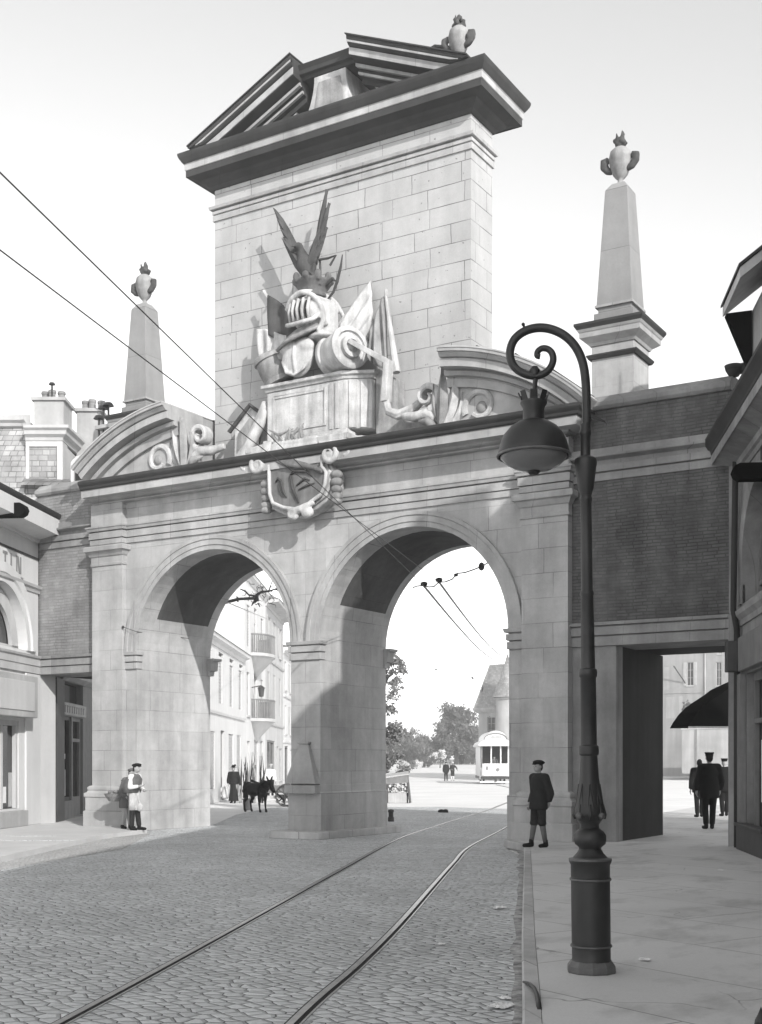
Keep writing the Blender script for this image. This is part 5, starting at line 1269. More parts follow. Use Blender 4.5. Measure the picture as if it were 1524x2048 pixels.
# black awning behind the passage
p = dep(1378, 1525, 33.0)
aw = thing('awning', 'black canvas awning hanging beyond the right end of the foot passage', 'awning', (p.x, p.y, 0), math.atan2(SS, CC))
pr = [(0, 2.66), (.10, 2.84), (.26, 3.06), (.44, 3.24), (.62, 3.37), (.82, 3.5), (1.0, 3.62), (1.15, 3.74), (1.6, 3.95), (1.9, 4.05), (1.9, 2.66)]
obj('canopy', MB().prism(pr, 0, 2.2), M['black'], aw, local=True)
obj('valance', MB().box(-.02, 1.9, -.02, 0, 2.60, 2.655), M['cloth_pale'], aw, local=True)
obj('pole', MB().tube([(1.8, .1, 0), (1.8, .1, 2.66)], .04, 8).tube([(1.8, 2.1, 0), (1.8, 2.1, 2.66)], .04, 8), M['iron'], aw, local=True)

# ================================================================== TRAM
p = gnd(961, 1568, 0)
tm = thing('tram', 'white electric tram facing the gate, half hidden by the right pier', 'tram', (p.x, p.y, 0), math.atan2(SS, CC)-rad(1))
TW = 2.35
def tl(name, mb, mat, par=None, **k): return obj(name, mb, mat, par or tm, local=True, **k)
tl('dash_panel', MB().prism([(.1, 0), (.25, -.14), (TW-.25, -.14), (TW-.1, 0), (TW-.1, .1), (.1, .1)], .62, 1.62, 'z'), M['trampaint'], bevel=.02)
tl('body', MB().box(.05, TW-.05, 1.3, 7.5, .6, 3.1).box(.0, .12, .1, 1.3, .35, .62).box(TW-.12, TW, .1, 1.3, .35, .62), M['trampaint'], bevel=.02)
tl('platform', MB().box(.02, TW-.02, -.1, 7.5, .42, .6), M['wooddark'], bevel=.01)
tl('step', MB().box(-.05, TW+.05, -.22, .1, .10, .22), M['trampaint']).location.z
tl('bumper', MB().box(.0, TW, -.28, -.12, .40, .56).box(TW*.5-.1, TW*.5+.1, -.34, -.28, .2, .6), M['iron'])
for x in (.1, TW-.1, TW*.36, TW*.68):
    tl('window_post', MB().box(x-.05, x+.05, -.02, .06, 1.62, 3.0), M['wood'] if x < .2 else M['trampaint'])
tl('inside_partition', MB().box(.1, TW-.1, 1.25, 1.29, 1.3, 3.0), M['groove'])
rfs = []
for y, s in ((-.45, .9), (-.25, 1.0), (7.7, 1.0)):
    rfs.append([(TW/2-(TW/2+.15)*1, y, 3.0), (TW/2-(TW/2+.18), y, 3.14)]+[(TW/2-(TW/2+.1)*math.cos(PI*q/14), y, 3.18+.42*s*math.sin(PI*q/14)) for q in range(15)]+[(TW+.18, y, 3.14), (TW+.15, y, 3.0)])
tl('roof', MB().loft(rfs), M['trampaint'], auto=30)
cls = []
for y, s in ((-.30, .75), (-.05, 1), (7.4, 1)):
    cls.append([(.25, y, 3.42)]+[(TW/2-(TW/2-.3)*math.cos(PI*q/14), y, 3.6+.62*s*math.sin(PI*q/14)) for q in range(15)]+[(TW-.25, y, 3.42)])
tl('clerestory', MB().loft(cls), M['trampaint'], auto=30)
tl('clerestory_trim', MB().tube([(TW/2-(TW/2-.28)*math.cos(PI*q/14), -.34, 3.52+.48*math.sin(PI*q/14)) for q in range(15)], .045, 6), M['wood'])
tl('destination_board', MB().box(TW*.36, TW*.70, -.38, -.34, 3.52, 3.80), M['woodpale'])
hl = tl('headlight', MB().lathe([(0, 0), (.13, 0), (.13, .1), (0, .12)], 0, 0, 0, 14, Matrix.Translation((TW*.58, -.15, 1.15)) @ Matrix.Rotation(PI/2, 4, 'X')), M['wood'], smooth=False)
tl('lettering', MB().tube([(TW*.30+.09*math.cos(rad(50+260*q/10)), -.146, 1.30+.10*math.sin(rad(50+260*q/10))) for q in range(11)], .012, 5), M['wood'])
tl('number_plate', MB().box(.42, .58, -.155, -.142, 1.1, 1.4), M['wood'])
tl('handbrake', MB().tube([(.7, .1, .9), (.7, .1, 1.75)], .03, 6).tube([(.5, .1, 1.78), (.9, .1, 1.78)], .03, 6), M['iron'])
for y in (1.6, 5.6):
    for x in (.35, TW-.35):
        tl('wheel', MB().lathe([(0, -.06), (.36, -.06), (.38, .06), (0, .06)], 0, 0, 0, 18, Matrix.Translation((x, y, .38)) @ Matrix.Rotation(PI/2, 4, 'Y')), M['iron'])
tl('trolley_pole', MB().tube([(TW/2, 3.5, 4.2), (TW/2, 6.5, 5.6)], .03, 6), M['iron'])

# ================================================================== FLOWER STALL, small things in the roadway
p = gnd(818, 1606, 0)
st = thing('flower_stall', 'low wooden stall with flowers beside the middle pier, beyond the right arch', 'stall', (p.x, p.y, 0), math.atan2(SS, CC)-rad(6))
def sl(name, mb, mat, par=None, **k): return obj(name, mb, mat, par or st, local=True, **k)
sl('roof', MB().loft([[(-1.9, -.12, .92), (.0, -.12, 1.18), (.0, -.12, 1.24), (-1.9, -.12, .98)], [(-1.85, 1.0, 1.02), (-.1, 1.0, 1.3), (-.1, 1.0, 1.34), (-1.85, 1.0, 1.08)]]), M['cloth_pale'])
sl('fascia', MB().prism([(-1.85, .70), (-.02, .86), (-.02, 1.17), (-1.85, .92)], -.08, -.04), M['wood'])
sl('side_board', MB().loft([[(-.0, -.05, .0), (.04, -.05, .0), (.04, .8, 0), (.0, .8, 0)], [(-.14, -.05, 1.16), (-.1, -.05, 1.16), (-.1, .8, 1.26), (-.14, .8, 1.26)]]), M['wooddark'])
for x in (-1.85, -.95): sl('post', MB().box(x, x+.07, -.05, .02, 0, .95), M['wooddark'])
sl('counter', MB().box(-1.8, -.1, .05, .75, .0, .42), M['woodpale'])
rr = random.Random(12); fl = MB()
for i in range(140):
    c = Vector((rr.uniform(-1.7, -.12), rr.uniform(.0, .6), rr.uniform(.42, .8)*rr.uniform(.9, 1.05))); fl.ball(c, rr.uniform(.03, .07), 6, 4)
sl('flowers', fl, M['blossom'])
p = gnd(782, 1643, 0); bo = thing('bollard', 'short dark bollard at the right rear corner of the middle pier', 'bollard', tuple(p))
obj('post', MB().lathe([(0, 0), (.09, 0), (.09, .12), (.07, .14), (.07, .26), (.09, .28), (.08, .34), (0, .36)], seg=12), M['iron'], bo, local=True)
p = gnd(888, 1625, 0)
lump = MB(); rr = random.Random(1)
for i in range(6): lump.ball((rr.uniform(-.16, .16), rr.uniform(-.05, .05), rr.uniform(.02, .06)), (.11, .08, .06), 9, 6)
lo = thing('dark_lump', 'small dark lump of dung lying in the roadway under the right arch', 'dung', tuple(p)); obj('heap', lump, M['cloth_dark'], lo, local=True, voxel=.018, sm=2)
def crumple(name, label, u, v, z, w, seed, group=None, heart=False):
    p = gnd(u, v, z); rr = random.Random(seed); m = MB(); n = 9
    pts = []
    for i in range(n):
        for j in range(n):
            x, y = (i/(n-1)-.5)*w, (j/(n-1)-.5)*w*.8
            pts.append((x+rr.uniform(-.1, .1)*w/n*3, y+rr.uniform(-.1, .1)*w/n*3, .012+abs(mnoise.noise(Vector((x*9/w*.6+seed, y*9/w*.6, 0))))*w*.22))
    m.v = pts; m.f = [(i*n+j, (i+1)*n+j, (i+1)*n+j+1, i*n+j+1) for i in range(n-1) for j in range(n-1)]
    o = obj(name, m, M['paper'], None); o.location = p; o.rotation_euler = (0, 0, rr.uniform(0, 6))
    md = o.modifiers.new('s', 'SOLIDIFY'); md.thickness = .003
    return tag(o, label, 'litter', group)
G = 'scraps of paper in the street'
crumple('paper_scrap', 'crumpled white paper scrap on the setts, middle of the gutter beside the kerb', 998, 1818, .0, .16, 3, G)
crumple('paper_scrap', 'torn white paper on the setts by the kerb, nearer of two touching', 1003, 2016, .0, .17, 5, G)
crumple('paper_scrap', 'small square white paper by the kerb, farther of two touching', 1010, 1999, .0, .09, 6, G)
crumple('paper_scrap', 'heart-shaped white paper scrap on the pavement right of the lamp post base', 1289, 1922, .14, .09, 8, G)
crumple('paper_scrap', 'tiny white paper fleck on the pavement far right, beyond the lamp post', 1442, 1742, .14, .08, 9, G)
crumple('paper_scrap', 'faint paper scrap on the setts just right of the curving rail', 884, 1890, .0, .08, 11, G)
p = gnd(1522, 2050, .14)
dk = thing('pointed_post', 'tip of a dark pointed iron post at the bottom right corner', 'post', tuple(p))
obj('post', MB().lathe([(0, 0), (.04, 0), (.035, .03), (.02, .06), (.0, .11)], seg=12), M['iron'], dk, local=True, smooth=True)
a = [gnd(u, v, .14+z) for u, v, z in ((1047, 1958, .03), (1058, 1961, .05), (1068, 1970, .06), (1074, 1984, .05), (1077, 2000, .03), (1079, 2016, .012))]
cp_ = thing('bent_iron_bar', 'curved black iron bar lying on the kerb in the foreground', 'iron bar', tuple(a[3]))
obj('bar', MB().tube([p_-Vector((0, 0, .02)) for p_ in a], [.009, .013, .015, .016, .017, .018], 8), M['iron'], cp_, smooth=True)

# ================================================================== STREET LAMP
LB = gnd(1183, 1944, .14); LA = Vector((-.905, -.425, 0)).normalized()
lm = thing('street_lamp', 'tall black cast-iron street lamp with scrolled bracket in the foreground', 'street lamp', tuple(LB), math.atan2(-LA.y, -LA.x))
# local: -x is the side the bracket hangs to
def L(u, v): return ((u-1183)/269.1, 0, 1.7+(1525-v)/269.1-.14)
def ll(name, mb, mat, par=None, **k): return obj(name, mb, mat, par or lm, local=True, **k)
lean = lambda z: -.0115*z
def lat(prof, seg=28, off=0): 
    secs = [[(lean(h)+off+r*math.cos(2*PI*(i+.5)/seg), r*math.sin(2*PI*(i+.5)/seg), h) for i in range(seg)] for r, h in prof]
    return MB().loft(secs)
ll('base_slab', lat([(.17, -.02), (.185, .01), (.183, .05), (.155, .088), (.1, .09)], 10), M['ironlight'], bevel=.006)
ll('pedestal', lat([(.135, .08), (.148, .085), (.143, .10), (.143, .185), (.152, .19), (.153, .205), (.144, .212), (.144, .68), (.152, .684), (.153, .70), (.144, .706), (.145, .80), (.154, .815), (.158, .83), (.157, .845), (.13, .852), (.10, .885), (.08, .92)], 36), M['iron'], auto=40)
ll('ring', lat([(.146, .19), (.1545, .192), (.1545, .203), (.146, .206)], 36), M['ironlight'])
ll('ring', lat([(.146, .684), (.1545, .686), (.1545, .698), (.146, .700)], 36), M['ironlight'])
ll('ring', lat([(.15, .83), (.159, .832), (.159, .846), (.13, .853)], 36), M['ironlight'])
ll('bulb', lat([(.078, .90), (.085, .93), (.115, .955), (.122, .985), (.120, 1.02), (.102, 1.05), (.085, 1.06), (.074, 1.07)], 14), M['iron'], auto=50)
sh = lat([(.070, 1.05), (.068, 1.10), (.085, 1.125), (.105, 1.15), (.115, 1.18), (.108, 1.22), (.095, 1.29), (.082, 1.37), (.072, 1.45), (.066, 1.54), (.062, 1.61), (.072, 1.62), (.074, 1.65), (.072, 1.68), (.060, 1.69), (.058, 2.19), (.066, 2.20), (.068, 2.225), (.066, 2.25), (.054, 2.26), (.046, 2.80), (.050, 2.81), (.050, 2.83), (.043, 2.84), (.040, 3.50), (.046, 3.51), (.046, 3.53), (.040, 3.54), (.040, 3.60)], 24)
ll('shaft', sh, M['iron'], auto=40)
lf = MB()
for k in range(8):
    a = 2*PI*k/8; ca_, sa = math.cos(a), math.sin(a)
    def q(r, z, t=0): return (lean(z)+r*math.cos(a+t), r*math.sin(a+t), z)
    lf.tube([q(.106, 1.15, -.3), q(.097, 1.25, -.17), q(.079, 1.40)], [.006, .008, .004], 6)
    lf.tube([q(.106, 1.15, .3), q(.097, 1.25, .17), q(.079, 1.40)], [.006, .008, .004], 6)
    lf.tube([q(.108, 1.14), q(.113, 1.17), q(.10, 1.25)], [.010, .014, .006], 7)
ll('leaf_ornament', lf, M['iron'], smooth=True)
bs = MB()
for k in range(4):
    a = PI/4+PI/2*k; bs.ball((lean(1.16)+.116*math.cos(a), .116*math.sin(a), 1.165), .026, 10, 7)
ll('rosette', bs, M['ironlight'], smooth=True)
ll('capital', lat([(.042, 3.55), (.046, 3.57), (.058, 3.60), (.072, 3.70), (.080, 3.76), (.085, 3.79), (.080, 3.82), (.060, 3.835), (.042, 3.84)], 14), M['iron'], auto=40)
ll('upper_shaft', lat([(.037, 3.82), (.037, 3.99), (.044, 4.0), (.044, 4.03), (.037, 4.04), (.036, 4.08)], 20), M['iron'], auto=40)
arc = [(1172, 882), (1173, 830), (1172, 770), (1166, 725), (1152, 692), (1130, 668), (1103, 654), (1076, 650), (1050, 656), (1030, 671), (1021, 693), (1023, 715), (1034, 732), (1052, 743), (1072, 747), (1090, 742), (1102, 730), (1107, 715), (1104, 701), (1095, 693), (1084, 692), (1076, 698), (1075, 706), (1081, 708)]
arc = [L(*c) for c in arc]
P_ = [Vector(c) for c in arc]; fine = []
for i in range(len(P_)-1):
    p0 = P_[max(i-1, 0)]; p1 = P_[i]; p2 = P_[i+1]; p3 = P_[min(i+2, len(P_)-1)]
    for q_ in range(5):
        s = q_/5; fine.append(.5*((2*p1)+(p2-p0)*s+(2*p0-5*p1+4*p2-p3)*s*s+(3*p1-p0-3*p2+p3)*s**3))
fine.append(P_[-1]); nf = len(fine)
br = ll('bracket', MB().tube(fine, [.033-.012*max(0, (i/nf-.35)/.65) for i in range(nf)], 12), M['iron'], smooth=True)
ll('finial', MB().tube([L(1052, 656), L(1048, 645)], [.012, .010], 6).ball(L(1047, 642), .014, 8, 6), M['iron'], br, smooth=True)
ll('spike', MB().loft([[(lean(4)+.03, -.012, 4.13), (lean(4)+.03, .012, 4.13), (lean(4)+.03, 0, 4.17)], [(.10, -.006, 4.085), (.10, .006, 4.085), (.10, 0, 4.10)], [(.115, -.001, 4.06), (.115, .001, 4.06), (.115, 0, 4.065)]]), M['iron'], br)
lx = L(1068, 800)[0]
lan = ll('lantern', MB().lathe([(0, 4.10), (.080, 4.10), (.080, 4.21), (.10, 4.245), (.10, 4.26), (0, 4.27)], lx, 0, 0, 20).tube([(L(1073, 745)[0], 0, L(0, 740)[2]), (lx+.01, 0, 4.40), (lx, 0, 4.25)], [.024, .018, .012], 8).lathe([(0, 0), (.035, .01), (.04, .05), (.022, .075), (0, .08)], L(1070, 0)[0], 0, L(0, 748)[2], 10), M['iron'], auto=40)
cw = MB()
for k in range(8):
    a = 2*PI*k/8; cw.loft([[(lx+.085*math.cos(a+d), .085*math.sin(a+d), 4.24) for d in (-.35, .35)]+[(lx+.075*math.cos(a+d), .075*math.sin(a+d), 4.24) for d in (.3, -.3)], [(lx+.12*math.cos(a+d), .12*math.sin(a+d), 4.325) for d in (-.22, .22)]+[(lx+.11*math.cos(a+d), .11*math.sin(a+d), 4.325) for d in (.12, -.12)]])
ll('crown_ornament', cw, M['iron'], lan)
ll('shade', MB().lathe([(0, 4.125), (.08, 4.12), (.12, 4.105), (.18, 4.065), (.225, 4.01), (.25, 3.95), (.262, 3.90), (.272, 3.865), (.262, 3.845), (.25, 3.87), (.2, 3.98), (0, 4.06)], lx, 0, 0, 36), M['iron'], lan, auto=50)
ll('rim', MB().tube([(lx+.270*math.cos(2*PI*q/40), .270*math.sin(2*PI*q/40), 3.855) for q in range(41)], .011, 8), M['ironlight'], lan, smooth=True)
ll('globe', MB().lathe([(.258, 3.86), (.245, 3.835), (.20, 3.79), (.13, 3.755), (.06, 3.74), (0, 3.738)], lx, 0, 0, 36), M['lampglass'], lan, smooth=True)
ll('cup', MB().lathe([(0, 3.715), (.03, 3.715), (.05, 3.735), (.05, 3.75), (0, 3.755)], lx, 0, 0, 16), M['iron'], lan, smooth=True)

# ================================================================== OVERHEAD WIRES
def sagging(a, b, sag, n=16): return [a.lerp(b, i/n)-Vector((0, 0, sag*4*(i/n)*(1-i/n))) for i in range(n+1)]
w1 = at(848, 1172, 3.2); w2 = at(878, 1164, 3.2)
for i, (w, f1, f2, lab) in enumerate(((w1, dep(0, 345, 9.15), dep(990, 1320, 112), 'upper overhead wire from the top left through the right arch'), (w2, dep(0, 500, 10.5), dep(1005, 1312, 112), 'lower overhead wire from the left edge through the right arch'))):
    back = f1+(f1-w)*.35
    wr_ = thing('overhead_wire', lab, 'wire', tuple(w))
    obj('wire', MB().tube(sagging(back, w, .0, 12), .0065, 6).tube(sagging(w, f2, .3), .030, 6), M['wire'], wr_)
    obj('insulator', MB().ball(w+Vector((0, 0, .05)), (.10, .07, .06), 10, 7), M['wire'], wr_, smooth=True)
cs_ = thing('span_wire', 'cross wire with dark insulators under the crown of the right arch', 'wire', tuple(at(905, 1150, 3.2)))
sp_pts = [(835, 1172), (848, 1171), (858, 1174), (868, 1173), (878, 1164), (890, 1164), (905, 1158), (914, 1147), (930, 1145), (945, 1140), (963, 1133)]
obj('wire', MB().tube([at(u, v, 3.2) for u, v in sp_pts], .016, 6), M['wire'], cs_)
obj('insulator', MB().ball(at(963, 1133, 3.2), (.08, .06, .10), 10, 7), M['wire'], cs_)
obj('insulator', MB().ball(at(912, 1150, 3.2), (.06, .05, .04), 8, 6), M['wire'], cs_)
obj('anchor', MB().tube([at(835, 1172, 3.2), at(826, 1175, 2.8)], .015, 6).tube([at(963, 1133, 3.2), at(975, 1126, 2.8)], .015, 6), M['wire'], cs_)
sw2 = thing('span_wire', 'thin wire slung under the soffit of the left arch', 'wire', tuple(at(455, 1205, 2.7)))
obj('wire', MB().tube([at(367, 1182, 1.4), at(410, 1194, 2.2), at(455, 1205, 2.9)], .012, 6).tube(sagging(at(455, 1205, 2.9), dep(552, 1245, 60), .0), .014, 6), M['cloth_pale'], sw2)
sw3 = thing('span_wire', 'wire hooked to the left pilaster and crossing the front of the left arch', 'wire', tuple(at(246, 1254, -.18)))
obj('wire', MB().tube([at(246, 1254, -.17), at(272, 1263, -.14), at(330, 1271, 1.2), at(378, 1277, 1.8)], .008, 6).ball(at(246, 1254, -.16), .035, 8, 6), M['wire'], sw3)
sw4 = thing('span_wire', 'thin wire across the square above the far trees', 'wire', tuple(dep(880, 1340, 75)))
obj('wire', MB().tube([dep(770, 1325, 75), dep(812, 1330, 75), dep(872, 1339, 78), dep(945, 1356, 85), dep(960, 1360, 116)], .020, 6), M['wire'], sw4)
obj('insulator', MB().ball(dep(872, 1339, 78), .06, 8, 6), M['wire'], sw4)
obj('insulator', MB().ball(dep(945, 1356, 85), .08, 8, 6), M['wire'], sw4)
# ================================================================== PEOPLE AND ANIMALS
def person(name_label, loc, face, H, top, legs=None, arms=None, lean_=(0, 0), outfit=(), skin=None, head=(0, 0), group=None, fine=True):
    """legs/arms are offsets in body heights; the figure faces local -y and its left side is +x"""
    f = Vector((face[0], face[1])).normalized()
    t = thing('person', name_label, 'person', loc, math.atan2(f.y, f.x)+PI/2, group)
    h = H
    P = lambda x, y, z: Vector((x*h, y*h, z*h))
    lx, ly = lean_
    pelvis = P(0, 0, .52); chest = P(lx*.7, ly*.7, .72); neck = P(lx, ly, .825); hd = P(lx+head[0]*.5, ly-.012+head[1]*.5, .925)
    legs = legs or {}
    arms = arms or {}
    J = {}
    for s in (-1, 1):
        kx, ky, fx, fy, fz = legs.get(s, (.055, -.01, .06, 0, 0))
        J['hip', s] = P(s*.052, 0, .50); J['knee', s] = P(s*kx, ky, .275+fz*.5); J['ank', s] = P(s*fx, fy, .045+fz)
        J['toe', s] = J['ank', s]+P(s*.015, -.095, -.028)
        J['sho', s] = P(lx*.95+s*.105, ly*.95, .80)
        ex, ey, ez, wx, wy, wz = arms.get(s, (.14, .01, .62, .145, -.03, .475))
        J['elb', s] = P(s*ex, ey, ez); J['wri', s] = P(s*wx, wy, wz)
    b = MB()
    b.ball(hd, (.043*h, .053*h, .066*h), 16, 12)
    b.ball(hd+P(0, -.022, -.028), (.032*h, .034*h, .034*h), 12, 8)
    b.cap(hd+P(0, -.050, .006), hd+P(0, -.064, -.014), .008*h, .011*h, 8)
    for s in (-1, 1): b.ball(hd+P(s*.044, .004, -.004), (.007*h, .013*h, .018*h), 8, 6)
    b.cap(hd+P(-.012, -.049, -.034), hd+P(.012, -.049, -.034), .006*h, .006*h, 6)
    b.cap(neck, hd+P(0, .008, -.03), .030*h, .028*h)
    b.ball(chest, (.095*h, .062*h, .10*h), 16, 10); b.cap(P(lx*.3, ly*.3, .58), P(lx*.8, ly*.8, .76), .070*h, .072*h, 12); b.ball(pelvis, (.085*h, .062*h, .065*h), 14, 9)
    b.cap(J['sho', -1], J['sho', 1], .036*h, .036*h)
    for s in (-1, 1):
        b.cap(J['hip', s], J['knee', s], .050*h, .033*h); b.cap(J['knee', s], J['ank', s], .032*h, .020*h)
        b.cap(J['ank', s]+P(0, .012, -.022), J['toe', s], .021*h, .017*h, 8)
        b.cap(J['sho', s], J['elb', s], .033*h, .025*h); b.cap(J['elb', s], J['wri', s], .024*h, .016*h)
        d = (J['wri', s]-J['elb', s]).normalized(); side = d.cross(Vector((0, 1, 0)));
        if side.length < .1: side = Vector((1, 0, 0))
        side.normalize(); fw = side.cross(d).normalized()
        pc = J['wri', s]+d*.028*h
        b.cap(J['wri', s], pc+d*.018*h, .014*h, .017*h, 8); b.ball(pc+fw*.012*h, (.014*h, .02*h, .02*h), 8, 6); b.ball(pc-fw*.012*h, (.013*h, .017*h, .02*h), 8, 6)
        for q, ln in enumerate((.034, .040, .038, .030)):
            o = fw*(-.021+.014*q)*h; p0 = pc+d*.030*h+o; p1 = p0+d*ln*.55*h+side*-s*.006*h; p2 = p1+d*ln*.45*h+side*-s*.014*h
            b.tube([p0, p1, p2], [.0068*h, .0062*h, .0045*h], 6)
        th0 = pc+fw*-.022*h; b.tube([th0, th0+fw*-.016*h+d*.014*h, th0+fw*-.018*h+d*.034*h], [.0085*h, .0075*h, .005*h], 6)
    obj('body', b, skin or M['skin'], t, local=True, voxel=(.0085 if fine else .016)*h/1.6, sm=3 if fine else 2)
    if fine:
        e = MB()
        for s in (-1, 1): e.ball(hd+P(s*.017, -.0455, .004), (.007*h, .005*h, .0045*h), 8, 6)
        obj('eyes', e, M['cloth_black'], t, local=True, smooth=True)
        hr = MB(); hr.ball(hd+P(0, .012, .012), (.0465*h, .052*h, .062*h), 14, 10); hr.ball(hd+P(0, .03, -.01), (.042*h, .034*h, .045*h), 12, 8)
        obj('hair', hr, M['cloth_dark'], t, local=True, voxel=.012, sm=2)
    vx = .017*h/1.6 if fine else .024*h/1.6
    for it in outfit:
        k, mat = it[0], it[1]; m = MB()
        if k in ('jacket', 'shirt', 'coat'):
            inf = {'shirt': .010, 'jacket': .020, 'coat': .026}[k]; hem = it[2] if len(it) > 2 else .46
            m.ball(chest, ((.098+inf)*h, (.068+inf)*h, .105*h), 18, 10); m.cap(P(lx*.3, ly*.3, .58), P(lx*.8, ly*.8, .76), (.070+inf)*h, (.075+inf)*h, 14)
            m.lathe([(0, hem*h), ((.088+inf)*h, hem*h), ((.092+inf)*h, (hem+.02)*h), ((.086+inf)*h, .58*h), ((.08+inf)*h, .66*h), (0, .68*h)], seg=20, mat=Matrix.Diagonal((1.08, .86, 1, 1)))
            m.cap(J['sho', -1], J['sho', 1], (.036+inf*.8)*h, (.036+inf*.8)*h, 12)
            m.lathe([(0, .80*h), (.052*h, .80*h), (.040*h, .852*h), (.028*h, .853*h), (0, .84*h)], lx*h, ly*h, 0, 14)
            for s in (-1, 1):
                m.cap(J['sho', s], J['elb', s], (.034+inf*.8)*h, (.027+inf*.7)*h); e2 = J['elb', s].lerp(J['wri', s], .93)
                m.tube([J['elb', s], J['elb', s].lerp(e2, .5), e2], [(.027+inf*.7)*h, (.025+inf*.6)*h, (.021+inf*.55)*h], 12)
            obj(k, m, mat, t, local=True, voxel=vx, sm=3)
        if k in ('trousers', 'breeches'):
            m.ball(pelvis, (.094*h, .073*h, .07*h), 14, 9)
            for s in (-1, 1):
                if k == 'breeches':
                    m.cap(J['hip', s], J['knee', s], .056*h, .046*h, 12); m.ball(J['knee', s]+P(0, 0, .0), (.052*h, .054*h, .04*h), 12, 8)
                else:
                    m.cap(J['hip', s], J['knee', s], .058*h, .043*h, 12); e2 = J['knee', s].lerp(J['ank', s], .93); m.tube([J['knee', s], J['knee', s].lerp(e2, .5), e2], [.043*h, .041*h, .037*h], 12)
            obj(k, m, mat, t, local=True, voxel=vx, sm=3)
        if k == 'stockings':
            for s in (-1, 1): obj('stocking', MB().cap(J['knee', s], J['ank', s], .037*h, .025*h), mat, t, local=True, smooth=True)
        if k == 'boots':
            for s in (-1, 1):
                m = MB(); m.cap(J['ank', s]+P(0, 0, .03), J['ank', s]+P(0, .008, -.015), .029*h, .028*h); m.cap(J['ank', s]+P(0, .012, -.020), J['toe', s]+P(0, 0, .002), .027*h, .023*h)
                obj('boot', m, mat, t, local=True, voxel=vx*.8, sm=1)
        if k == 'skirt':
            hem = it[2]; wd = it[3] if len(it) > 3 else .15
            secs = []
            for z, r in ((hem, wd), (hem+.02, wd*1.0), (hem+(.55-hem)*.4, wd*.82), (hem+(.55-hem)*.75, wd*.66), (.56, .085), (.60, .075)):
                secs.append([((r*(1+.07*math.sin(7*2*PI*q/36)*(1 if z < .5 else .3)))*h*math.cos(2*PI*q/36), (r*.85*(1+.07*math.sin(7*2*PI*q/36)*(1 if z < .5 else .3)))*h*math.sin(2*PI*q/36), z*h) for q in range(36)])
            m.loft(secs); obj(k, m, mat, t, local=True, smooth=True)
        if k == 'apron':
            hem = it[2]; secs = []
            for z, r in ((hem, .115), (.40, .11), (.5, .106), (.60, .10)):
                secs.append([(r*h*math.sin(a)*1.05, -r*.92*h*math.cos(a)-.012*h*math.sin(5*a), z*h) for a in [-1.5+3.0*q/16 for q in range(17)]]+[(r*.95*h*math.sin(a)*1.05, -r*.86*h*math.cos(a), z*h) for a in [1.5-3.0*q/16 for q in range(17)]])
            m.loft(secs); obj(k, m, mat, t, local=True, smooth=True)
        if k == 'cape':
            secs = []
            for z, r, dy in ((.56, .15, .05), (.66, .155, .045), (.76, .14, .02), (.82, .085, .0), (.85, .04, -.0)):
                secs.append([((lx*.9+r*1.12*math.cos(2*PI*q/28)*(1+.05*math.sin(6*2*PI*q/28)))*h, (ly*.9*min(1, z/.8)+dy+r*.8*math.sin(2*PI*q/28))*h, z*h) for q in range(28)])
            m.loft(secs); obj(k, m, mat, t, local=True, smooth=True)
        if k == 'flat_cap':
            m.ball(hd+P(0.006, .012, .046), (.066*h, .074*h, .026*h), 16, 8); m.ball(hd+P(.010, .0, .054), (.064*h, .072*h, .024*h), 14, 8); m.lathe([(0, .028*h), (.0475*h, .028*h), (.05*h, .05*h), (0, .055*h)], hd.x, hd.y+.004*h, hd.z, 18)
            m.ball(hd+P(0, -.055, .030), (.036*h, .026*h, .008*h), 12, 6)
            obj(k, m, mat, t, local=True, voxel=.011, sm=2)
        if k == 'kepi':
            m.lathe([(0, .02*h), (.050*h, .02*h), (.052*h, .045*h), (.062*h, .066*h), (.058*h, .074*h), (0, .075*h)], hd.x, hd.y+.004*h, hd.z, 20); m.ball(hd+P(0, -.055, .026), (.034*h, .026*h, .006*h), 12, 6)
            obj(k, m, mat, t, local=True, auto=40)
        if k == 'hat':
            m.lathe([(0, .035*h), (.085*h, .032*h), (.088*h, .042*h), (.05*h, .048*h), (.048*h, .085*h), (.03*h, .10*h), (0, .102*h)], hd.x, hd.y, hd.z, 20)
            m.ball(hd+P(.04, .02, .09), (.03*h, .03*h, .03*h), 8, 6)
            obj(k, m, mat, t, local=True, smooth=True)
    return t

# the boy by the kerb
cam2 = lambda p: Vector((CAM.x-p.x, CAM.y-p.y)).normalized()
IL = Vector((-CC, -SS))                    # towards the left of the view
pb_ = gnd(1077, 1694, .143)
person('boy in flat cap and dark knee breeches standing at the kerb by the right pier', tuple(pb_), tuple(cam2(pb_)*.62+IL*.80), 1.60, None,
       legs={-1: (.062, -.012, .070, -.05, 0), 1: (.062, .0, .074, .04, 0)}, arms={-1: (.135, .045, .625, .12, -.03, .50), 1: (.145, .06, .62, .10, .07, .52)}, lean_=(0, .012), head=(.0, -.02),
       outfit=(('jacket', M['cloth_dark'], .43), ('breeches', M['cloth_dark']), ('stockings', M['cloth_grey']), ('boots', M['cloth_black']), ('flat_cap', M['cloth_black'])))
